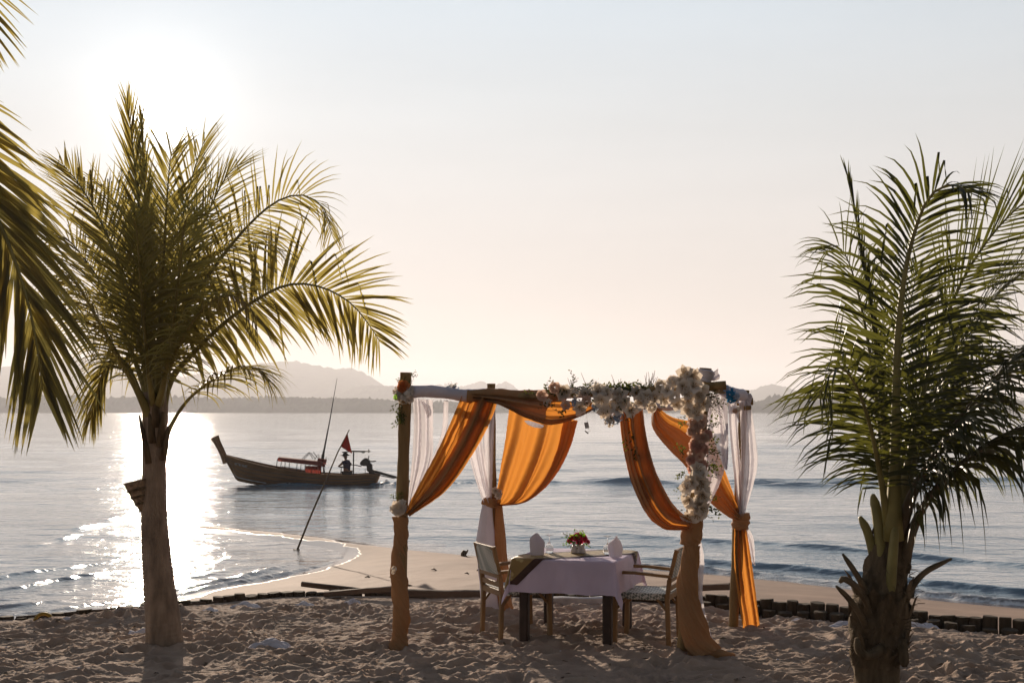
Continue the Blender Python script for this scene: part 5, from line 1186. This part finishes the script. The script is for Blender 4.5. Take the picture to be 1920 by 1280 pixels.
# runner laid cornerwise: its end hangs over the near corner
def run_pos(s, w, off):
    k = 1 / math.sqrt(2); u, v = s * k - w * k, s * k + w * k
    return cloth_pos(u, v, off)
run = thing('table_runner', (tcx, tcy, TZ_), 'gold patterned table runner with dark border laid cornerwise on the tablecloth', 'table runner')
S0, S1 = -.93, .60
def runner_strip(w0, w1, name, m, off):
    rows = []
    for s in np.linspace(S0, S1, 90):
        lim = .205 * min(1, max(.03, (s - S0) / .16))
        rows.append([tuple(Rt(s, max(-lim, min(lim, w)), off)) for w in np.linspace(w0, w1, 10 if w1 - w0 > .1 else 4)])
    MB().grid(np.array(rows)).build(name, m, run)
def Rt(s, w, off):
    k = 1 / math.sqrt(2); c, s_n = (k, k)
    # the strip runs from the west near corner to the east far one
    u, v = s * k + w * k, s * k - w * k
    return cloth_pos(u, v, off)
runner_strip(-.145, .145, 'runner_field', M['runner'], .006)
runner_strip(-.205, -.145, 'border', M['runner_edge'], .007)
runner_strip(.145, .205, 'border', M['runner_edge'], .007)

def napkin(px_, py_, d, hw, h, lean, label, pts):
    """A stiff cloth folded into a standing mitre: two outward-bowed leaves joined along the sides."""
    base = P(px_, py_, d); base.z = TZ_ + .012
    t = thing('napkin', base, label, 'napkin', 'folded napkins on the table')
    for nm, sg in (('front_fold', -1), ('back_fold', 1)):
        a = np.zeros((14, 15, 3))
        for i in range(14):
            v = i / 13; l_ = np.interp(v, *pts[0]); r_ = np.interp(v, *pts[1])
            for j in range(15):
                u = j / 14; x = l_ + (r_ - l_) * u
                bow = .035 * math.sin(math.pi * u) * (1 - v ** 2 * .9) + .004
                crease = .010 * max(0, 1 - abs(u - .38) / .15) * (1 - v)
                a[i, j] = (base.x + x * hw + lean * v * h, base.y + sg * (bow + crease), base.z + v * h)
        MB().grid(a).build(nm, M['white_cloth'], t)
napkin(1007, 1038, 11.25, .066, .19, 0.0, 'folded white napkin standing with a blunt top by the first chair', (((0, .55, .8, 1), (-.9, -1, -.95, -.2)), ((0, .5, .62, 1), (.9, 1.05, 1.0, .1))))
napkin(1153, 1041, 11.1, .064, .185, .0, 'folded white napkin standing with a sharp peak near the arm of the second chair', (((0, .45, .62, .8, 1), (-.75, -1, -.95, -.2, .22)), ((0, .4, .75, .84, 1), (.9, 1.1, .75, .42, .28))))
def glass(px_, d, label):
    c = P(px_, 1030, d); c.z = TZ_ + .012
    t = thing('wine_glass', c, label, 'wine glass', 'upturned wine glasses')
    out = [(.031, 0), (.037, .02), (.039, .042), (.034, .066), (.020, .084), (.005, .094)]
    inn = [(.002, .090), (.018, .081), (.0325, .064), (.0375, .042), (.0355, .02), (.0295, 0)]
    MB().lathe(c, [(.0295, 0)] + out + inn[0:] , 22).build('bowl', M['glass'], t)
    MB().lathe(c, [(.0045, .094), (.0035, .12), (.004, .145), (.010, .152), (.034, .157), (.034, .159), (.0, .160)], 22).build('stem', M['glass'], t)
glass(1030, 11.42, 'upturned wine glass beside the blunt topped napkin')
glass(1139, 11.32, 'upturned wine glass half behind the sharp peaked napkin')

vc = P(1084, 1033, 11.4); vc.z = TZ_ + .012
vase = thing('flower_vase', vc, 'white ceramic trough vase with a small figure and two knobs, in mid table', 'vase')
mb = MB(); rows = []
for z_, w_, dd_ in ((0, .062, .030), (.003, .070, .034), (.03, .064, .033), (.055, .056, .030), (.062, .055, .029), (.058, .048, .024), (.02, .04, .02)):
    rows.append([(vc.x + w_ * math.copysign(abs(math.cos(t_)) ** .6, math.cos(t_)), vc.y + dd_ * math.copysign(abs(math.sin(t_)) ** .6, math.sin(t_)), vc.z + z_) for t_ in np.linspace(0, 6.2832, 29)])
mb.grid(np.array(rows)); mb.build('trough', M['ceramic'], vase)
for dx, h_, r_ in ((-.042, .082, .017), (.042, .080, .017), (-.001, .120, .015)):
    k = h_ / .08
    MB().lathe((vc.x + dx, vc.y - .030, vc.z + .004), [(r_, 0), (r_ * 1.05, .02 * k), (r_ * .8, .045 * k), (r_ * .62, .054 * k), (r_ * .85, .062 * k), (r_ * .9, .070 * k), (r_ * .6, .078 * k), (0, .081 * k)], 14).build('figure' if h_ > .1 else 'knob', M['ceramic'], vase)
bq = thing('bouquet', vc + Vector((0, 0, .06)), 'bouquet of magenta and red blooms with ferny leaves in the white vase', 'bouquet')
bc = vc + Vector((0, 0, .085))
for i in range(26):
    a = i * 2.399; el = R(8 + 78 * ((i + .5) / 26)); n_ = Vector((math.cos(a) * math.cos(el), math.sin(a) * math.cos(el) * .7, math.sin(el)))
    place(bq, 'bloom', rfw.choice(FM[('rose', 4)] + FM[('puff', 4)]), bc + Vector((n_.x * .078, n_.y * .06, n_.z * .068)), n_, rfw.uniform(.48, .66))
for i in range(26):
    a = rfw.uniform(0, 6.28); n_ = Vector((math.cos(a), math.sin(a) * .7, rfw.uniform(-.35, .9))); sprig(bq, bc + n_ * .03, n_, rfw.uniform(.75, 1.05), FSPR if rfw.random() < .5 else None)
mb = MB()
for i in range(20):
    q = bc + Vector((rfw.uniform(-.02, .03), rfw.uniform(-.02, .02), .06)); e = q + Vector((rfw.uniform(-.03, .05), 0, rfw.uniform(.03, .06))); mb.tube([q, e], [.001, .001], 3); mb.lathe(e, [(0, -.004), (.004, 0), (0, .004)], 6)
tag(mb.build('tiny_florets', M['lily'], bq), kind='stuff')

# ------------------------------------------------------------------ chairs
def chair(loc, face, label):
    """Teak armchair with woven straps; +X is the way the sitter faces."""
    t = thing('dining_chair', loc, label, 'chair', 'woven teak armchairs at the table', rz=face)
    T_ = M['teak']; Y_ = .215
    for s in (-1, 1):
        mb = MB(); mb.bar((-.25, s * Y_, -.05), (-.235, s * Y_, .40), .042, .038, (1, 0, 0)); mb.bar((-.236, s * Y_, .395), (-.255, s * Y_, .56), .044, .036, (1, 0, 0)); mb.bar((-.254, s * Y_, .55), (-.315, s * Y_, .815), .034, .032, (1, 0, 0))
        flat_edges(mb.build('rear_leg', T_, t))
        mb = MB(); mb.bar((.225, s * Y_, -.05), (.215, s * Y_, .42), .044, .040, (1, 0, 0)); mb.bar((.214, s * (Y_ + .003), .41), (.285, s * (Y_ + .012), .605), .036, .034, (1, 0, 0))
        flat_edges(mb.build('front_leg', T_, t))
        mb = MB(); mb.bar((-.272, s * (Y_ + .012), .588), (.05, s * (Y_ + .02), .612), .052, .026); mb.bar((.045, s * (Y_ + .02), .611), (.305, s * (Y_ + .015), .607), .050, .026)
        flat_edges(mb.build('arm', T_, t))
        mb = MB(); mb.bar((.20, s * (Y_ - .004), .30), (.12, s * (Y_ - .004), .39), .03, .02); mb.bar((-.225, s * (Y_ - .004), .30), (-.15, s * (Y_ - .004), .39), .03, .02)
        flat_edges(mb.build('brace', T_, t))
    mb = MB()
    mb.bar((-.235, -.20, .405), (.215, -.20, .405), .026, .055); mb.bar((-.235, .20, .405), (.215, .20, .405), .026, .055); mb.bar((.215, -.19, .405), (.215, .19, .405), .03, .055); mb.bar((-.235, -.19, .405), (-.235, .19, .405), .03, .055)
    flat_edges(mb.build('seat_frame', T_, t))
    a = np.array([[(-.235 + .47 * i / 11, (-.5 + j / 11) * .425, .437 - .010 * math.sin(math.pi * i / 11) * math.sin(math.pi * j / 11)) for j in range(12)] for i in range(12)])
    mb = MB(); mb.grid(a); mb.grid(a - np.array((0, 0, .058))); 
    for s in (-1, 1): mb.bar((-.21, s * .2135, .410), (.195, s * .2135, .410), .020, .058)
    mb.bar((.228, -.19, .410), (.228, .19, .410), .02, .058)
    mb.build('woven_seat', M['weave'], t)
    for x_, z_, w_, h_ in ((-.258, .555, .028, .04), (-.312, .80, .026, .03), (-.246, .478, .022, .045)): flat_edges(MB().bar((x_, -.205, z_), (x_, .205, z_), w_, h_).build('back_rail', T_, t))
    mb = MB()
    for off in (-.012, .014):
        a = np.array([[(-.262 - .048 * v + off - .012 * math.sin(math.pi * j / 11), (-.5 + j / 11) * .43, .572 + .235 * v) for j in range(12)] for v in np.linspace(0, 1, 9)]); mb.grid(a)
    for s in (-1, 1): mb.bar((-.263, s * .215, .575), (-.311, s * .215, .806), .03, .03, (1, 0, 0))
    mb.build('woven_back', M['weave'], t)
    return t
chair((.045, 11.42, 0), R(23), 'teak armchair with woven white back, facing away from the boat beside the gold runner end')
chair((1.165, 11.14, 0), R(161), 'teak armchair pulled up by the flowered post, its arm against the tablecloth')

# ------------------------------------------------------------------ the longtail boat, its helmsman and the red flag
BD = 55.3
boat = thing('longtail_boat', P(570, 907, BD), 'wooden longtail boat with raised prow and red awning crossing the bay', 'boat')
def Q(px_, py_, dy=0.0): return P(px_, py_, BD + dy)
def Qs(px_, py_, dy=0.0):
    q = P(px_, py_, BD); q.y += dy; return q           # same screen scale, moved sideways in depth
top = spline([(419, 853), (440, 859), (463, 865), (492, 872), (522, 878), (576, 886), (613, 889), (661, 891), (692, 889), (711, 892)], 46)
bt = np.array([(0, 418.5, 855), (.10, 431, 878.5), (.19, 443.5, 901), (.28, 472, 907), (.4, 522, 915), (.55, 576, 918), (.65, 613, 919), (.8, 661, 918), (.92, 690, 915), (1, 704, 911)])
bot = np.stack([np.interp(np.linspace(0, 1, 46), bt[:, 0], bt[:, k_]) for k_ in (1, 2)], 1)
hw = np.interp(np.linspace(0, 1, 46), (0, .1, .25, .5, .8, 1), (.03, .26, .50, .66, .60, .42))
rows = []
for i in range(46):
    t_, b_ = top[i], bot[i]; w_ = hw[i]; r_ = []
    for s, k in ((-1, 0), (-1, .4), (-1, .75), (0, 1), (1, .75), (1, .4), (1, 0)):
        px_ = t_[0] + (b_[0] - t_[0]) * k; py_ = t_[1] + (b_[1] - t_[1]) * k
        wk = {0: 1.0, .4: .93, .75: .62, 1: 0.0}[k]
        r_.append(tuple(Qs(px_, py_, s * w_ * wk)))
    rows.append(r_)
mb = MB(); mb.grid(np.array(rows))
k0 = 45 * 7; mb.f.append(tuple(k0 + j for j in range(7)))                          # transom
flat_edges(mb.build('hull', M['hull'], boat), 45)
mb = MB(); mb.grid(np.array([[tuple(Qs(top[i][0], top[i][1] + 8, s * hw[i] * .92)) for s in (-1, 0, 1)] for i in range(3, 45)])); mb.build('deck', M['hull_in'], boat)
for s in (-1, 1):
    pts = [Qs(top[i][0], top[i][1] - .5, s * (hw[i] + .02)) for i in range(0, 46, 3)]
    MB().tube(pts, .045, 6).build('gunwale', M['hull'], boat)
pts = [Qs(*q) for q in ((424, 868), (419, 853), (413, 840), (407, 828), (402.5, 819))]
o = MB().tube(pts, [.10, .10, .10, .11, .14], 8, True, lambda tt, th: 1 / max(abs(math.cos(th + .785)), abs(math.sin(th + .785)), .72)).build('prow', M['hull'], boat); flat_edges(o, 40)
MB().tube([Qs(416, 841), Qs(420, 840.5)], .05, 6).build('prow_peg', M['hull'], boat)
for s in (-1,):
    mb = MB(); rows = []
    for i in range(7, 17):
        f = (bot[i] - top[i]); k = .80; q = top[i] + f * k
        rows.append([tuple(Qs(q[0], q[1] + dd, s * (hw[i] * .66 + .03))) for dd in (-.7, .7)])
    mb.grid(np.array(rows)); mb.build('paint_line', M['pale_paint'], boat)
mb = MB(); rl2 = random.Random(4)                                                   # worn, unreadable name in pale paint on the bow
for k in range(9):
    px_ = 444 + k * 2.9; py_ = 868.5 + k * .55; i = int(np.argmin(np.abs(top[:, 0] - px_))); yy = -(hw[i] * .985 + .025)
    for h in range(rl2.choice((1, 2, 2))):
        ox = rl2.uniform(-.5, .8); mb.tube([Qs(px_ + ox, py_ - 2.2, yy), Qs(px_ + ox + rl2.uniform(-.5, .5), py_ + 2.2, yy)], .013, 4)
    mb.tube([Qs(px_ - .7, py_ + rl2.choice((-2, 0, 2)), yy), Qs(px_ + 1, py_ + rl2.choice((-2, 0, 2)), yy)], .012, 4)
mb.build('bow_lettering', M['pale_paint'], boat)
for k in (.22, .42, .62):
    pts = []
    for i in range(2, 45, 2):
        q = top[i] + (bot[i] - top[i]) * k; wk = np.interp(k, (0, .4, .75, 1), (1, .93, .62, 0)); pts.append(Qs(q[0], q[1], -(hw[i] * wk + .006)))
    MB().tube(pts, .016, 5).build('strake', M['plank'], boat)
# awning over the middle
rows = []
for i, px_ in enumerate(np.linspace(525, 608, 34)):
    py_ = 857 + (px_ - 525) * .105; sc = .9 * abs(math.sin(i * 1.1)) + .4 * math.sin(i * 2.7)
    rows.append([tuple(Qs(px_, py_ + 5.5 + sc + (px_ - 525) * .012, -.55)), tuple(Qs(px_, py_ + 1, -.54)), tuple(Qs(px_, py_ - .6, -.35)), tuple(Qs(px_, py_ - 1.2, 0)), tuple(Qs(px_, py_ - .6, .35)), tuple(Qs(px_, py_ + 1, .54)), tuple(Qs(px_, py_ + 5 + sc, .55))])
MB().grid(np.array(rows)).build('awning', M['awning'], boat)
for px_, pb in ((523.5, 877), (538, 879), (560, 883), (575, 886), (605, 889)):
    for s in (-1, 1): MB().tube([Qs(px_ - 1.5 if px_ < 530 else px_, pb, s * .53), Qs(px_ + 1, 859 + (px_ - 525) * .105, s * .53)], .016, 5).build('awning_post', M['metal'], boat)
mb = MB()
for s in (-1, 1): mb.tube([Qs(524, 875, s * .54), Qs(550, 879, s * .56), Qs(578, 883, s * .58)], .012, 5)
mb.build('side_rail', M['metal'], boat)
MB().grid(np.array([[tuple(Qs(576 + 29 * u, 872 + 16 * v, -.50 + .03 * math.sin(26 * u) + .02 * math.sin(11 * v))) for u in np.linspace(0, 1, 30)] for v in np.linspace(0, 1, 8)])).build('side_curtain', M['awning'], boat)
mb = MB(); mb.bar(Qs(597, 861, 0), Qs(611, 864, 0), .5, .14); mb.bar(Qs(606, 868, -.3), Qs(610, 874, -.3), .1, .1); flat_edges(mb.build('cargo_bundle', M['awning'], boat))
mb = MB()
for a, b_ in (((566, 861), (580, 847)), ((580, 847), (587, 860)), ((570, 861), (582, 848)), ((583, 848), (592, 860)), ((588, 847), (596, 858)), ((599, 866), (598, 851)), ((603, 866), (604, 852)), ((609, 872), (612, 856)), ((596, 852), (590, 862))): mb.tube([Qs(*a, -.1), Qs(*b_, -.05)], .014, 4)
mb.build('folded_gear', M['metal'], boat)
MB().tube([Qs(604.5, 866), Qs(605, 858), Qs(608, 842), Qs(618, 790), Qs(632, 709)], [.045, .07, .04, .025, .008], 7).build('aerial_mast', M['metal'], boat)
MB().tube([Qs(605, 866), Qs(608, 895)], .03, 6).build('mast_foot', M['metal'], boat)
# sunshade over the stern
MB().tube([Qs(662, 892, .1), Qs(662.5, 845, .1)], .03, 6).build('shade_post', M['metal'], boat)
a = np.array([[tuple(Qs(642 + 52 * u, 845.8 + 1.2 * math.sin(3 * u + v) + (4.2 if (.6 < u < .85) else 0) * math.sin(math.pi * (u - .6) / .25) * (v) * .9, -.25 + .55 * v)) for v in np.linspace(0, 1, 6)] for u in np.linspace(0, 1, 30)])
MB().grid(a).build('sunshade', M['tarp'], boat)
mb = MB(); mb.tube([Qs(641, 848, .1), Qs(660, 845.5, .1), Qs(694, 846, .1)], .028, 5); mb.tube([Qs(691, 842, .1), Qs(690.5, 848, .1)], .025, 5); mb.build('shade_spar', M['metal'], boat)
# engine on its pivot with the long shaft
mb = MB()
for (x0, y0, x1, y1, w_) in ((678, 860, 694, 873, .34), (676, 864, 690, 872, .40), (682, 858, 690, 866, .26), (688, 868, 698, 884, .26), (692, 880, 703, 889, .3)):
    c0 = Qs((x0 + x1) / 2, (y0 + y1) / 2); mb.bar(c0 - Vector((0, w_ / 2, 0)), c0 + Vector((0, w_ / 2, 0)), (x1 - x0) * BD / F, (y1 - y0) * BD / F, (0, 0, 1), .28)
flat_edges(mb.build('engine', M['metal'], boat))
mb = MB(); mb.tube([Qs(691, 860), Qs(691.5, 854)], .02, 5); mb.tube([Qs(693, 864), Qs(698, 865), Qs(705, 864)], .03, 6); mb.build('exhaust_pipe', M['metal'], boat)
o = MB().tube([Qs(678, 874, -.06), Qs(668, 871.5, -.06), Qs(656, 870, -.06)], .022, 6).build('tiller', M['metal'], boat)
mb = MB(); mb.tube([Qs(698, 882), Qs(722, 889), Qs(745, 895), Qs(790, 908)], [.07, .06, .05, .035], 7); mb.tube([Qs(703, 889), Qs(740, 896.5)], .02, 5); mb.build('propeller_shaft', M['metal'], boat)
mb = MB(); mb.tube([Qs(640, 888, -.2), Qs(641, 876, -.2)], .02, 5); mb.bar(Qs(638, 874.5, -.2), Qs(645, 874.5, -.2), .1, .06); mb.tube([Qs(635, 874, -.2), Qs(647, 874, -.2)], .018, 5); mb.build('stand', M['metal'], boat)
MB().tube([Qs(683, 879, .3), Qs(683.5, 891, .3)], .012, 4).build('stern_pin', M['metal'], boat)

# the helmsman
man = thing('person', Qs(651, 911, -.1), 'person in a dark shirt and wide hat standing at the tiller in the boat', 'person')
def body(joints, edges, name, m, parent, sub=2):
    me = bpy.data.meshes.new(name); org = ORIGIN[parent]
    me.from_pydata([tuple(Vector(j[0]) - org) for j in joints], edges, []); me.update()
    o = bpy.data.objects.new(name, me); COL.objects.link(o); o.parent = parent; me.materials.append(m)
    md = o.modifiers.new('skin', 'SKIN'); md.use_smooth_shade = True
    for v, j in zip(me.skin_vertices[0].data, joints): v.radius = (j[1], j[1] * (j[2] if len(j) > 2 else 1))
    me.skin_vertices[0].data[0].use_root = True
    s = o.modifiers.new('smooth', 'SUBSURF'); s.levels = s.render_levels = sub
    ORIGIN[o] = org; return o
J = [(Qs(651, 883, -.1), .15, .8), (Qs(651, 877, -.1), .14, .8), (Qs(650.5, 870, -.1), .17, .75), (Qs(650, 865, -.1), .15, .75), (Qs(649.3, 861.2, -.1), .06), (Qs(648.6, 858.5, -.1), .065), (Qs(648, 854.5, -.1), .10, 1.0), (Qs(647.8, 851.5, -.1), .09),
     (Qs(646.5, 865, -.28), .075), (Qs(642, 869, -.36), .055), (Qs(637.5, 873, -.30), .042), (Qs(635.8, 874, -.27), .045),
     (Qs(654, 865, .06), .075), (Qs(656.5, 869, .06), .055), (Qs(657.5, 872, -.02), .042), (Qs(657, 870.6, -.06), .045),
     (Qs(649, 886, -.2), .10), (Qs(648, 898, -.24), .075), (Qs(649, 910, -.22), .05), (Qs(646.5, 911, -.22), .045),
     (Qs(653, 886, 0.0), .10), (Qs(653, 898, .02), .075), (Qs(655, 910, .02), .05), (Qs(652.5, 911, .02), .045)]
E = [(0, 1), (1, 2), (2, 3), (3, 4), (4, 5), (5, 6), (6, 7), (3, 8), (8, 9), (9, 10), (10, 11), (3, 12), (12, 13), (13, 14), (14, 15), (0, 16), (16, 17), (17, 18), (18, 19), (0, 20), (20, 21), (21, 22), (22, 23)]
body(J, E, 'body', M['skin'], man)
JS = [(Qs(651, 884, -.1), .165, .85), (Qs(651, 877, -.1), .16, .82), (Qs(650.5, 870, -.1), .19, .78), (Qs(650, 865, -.1), .17, .78), (Qs(649.6, 862.6, -.1), .085), (Qs(646.5, 865, -.28), .09), (Qs(642.5, 868.6, -.355), .072), (Qs(654, 865, .06), .09), (Qs(656.3, 868.6, .06), .072)]
body(JS, [(0, 1), (1, 2), (2, 3), (3, 4), (3, 5), (5, 6), (3, 7), (7, 8)], 'shirt', M['shirt'], man)
JT = [(Qs(651, 883.5, -.1), .17, .85), (Qs(649, 887, -.2), .115), (Qs(648, 898, -.24), .09), (Qs(648.8, 907, -.22), .07), (Qs(653, 887, 0.0), .115), (Qs(653, 898, .02), .09), (Qs(654.6, 907, .02), .07)]
body(JT, [(0, 1), (1, 2), (2, 3), (0, 4), (4, 5), (5, 6)], 'trousers', M['trousers'], man)
hc = Qs(648.2, 852.2, -.1)
MB().lathe(hc, [(.0, .10), (.06, .095), (.10, .06), (.115, .01), (.20, -.015), (.24, -.035), (.20, -.022), (.11, 0.0)], 18).build('hat', M['hat'], man)
fc = Qs(647.0, 855.0, -.1)
mb = MB(); mb.tube([fc + Vector((-.06, 0, .01)), fc + Vector((-.10, 0, -.015)), fc + Vector((-.07, 0, -.03))], [.014, .018, .01], 6); mb.build('nose', M['skin'], man)
for s in (-1, 1):
    MB().lathe(fc + Vector((-.068, s * .035, .03)), [(0, -.010), (.010, 0), (0, .010)], 8).build('eye', M['metal'], man)
    MB().lathe(fc + Vector((.02, s * .10, .0)), [(0, -.03), (.016, 0), (0, .03)], 8).build('ear', M['skin'], man)
MB().bar(fc + Vector((-.082, -.022, -.05)), fc + Vector((-.082, .022, -.05)), .012, .008).build('mouth', M['hat'], man)
flat_edges(MB().box(Qs(651.5, 888, .15), (.34, .4, .30)).build('crate', M['hull'], boat))

# bamboo pole with the red pennant, stuck in the shallow lagoon
d = 29.5
fp = thing('flag_pole', P(556, 1032, d), 'leaning bamboo pole with a red pennant stuck in the shallow lagoon', 'flag')
MB().tube([P(553.5, 1040, d), P(580, 973, d), P(610, 903, d - .05), P(633, 848, d - .1), P(655, 805, d - .12)], [.024, .022, .018, .014, .010], 8).build('pole', M['dry_stalk'], fp)
a = np.zeros((16, 16, 3))
A0, A1, A2 = P(652, 812, d - .12), P(638.5, 837, d - .1), P(660, 850, d - .25)
for i in range(16):
    for j in range(16):
        v = i / 15; u = j / 15
        edge_ = A0.lerp(A1, v); q = edge_.lerp(A0.lerp(A2, v * 1.0), u)
        a[i, j] = (q.x, q.y + .05 * math.sin(5 * u + 2 * v) * u, q.z)
MB().grid(a).build('pennant', M['red'], fp)
mb = MB(); mb.tube([P(551, 1030, d), P(556, 1033, d - .05), P(561, 1029, d)], [.03, .045, .02], 7); mb.build('weed_tuft', M['dry_stalk'], fp)
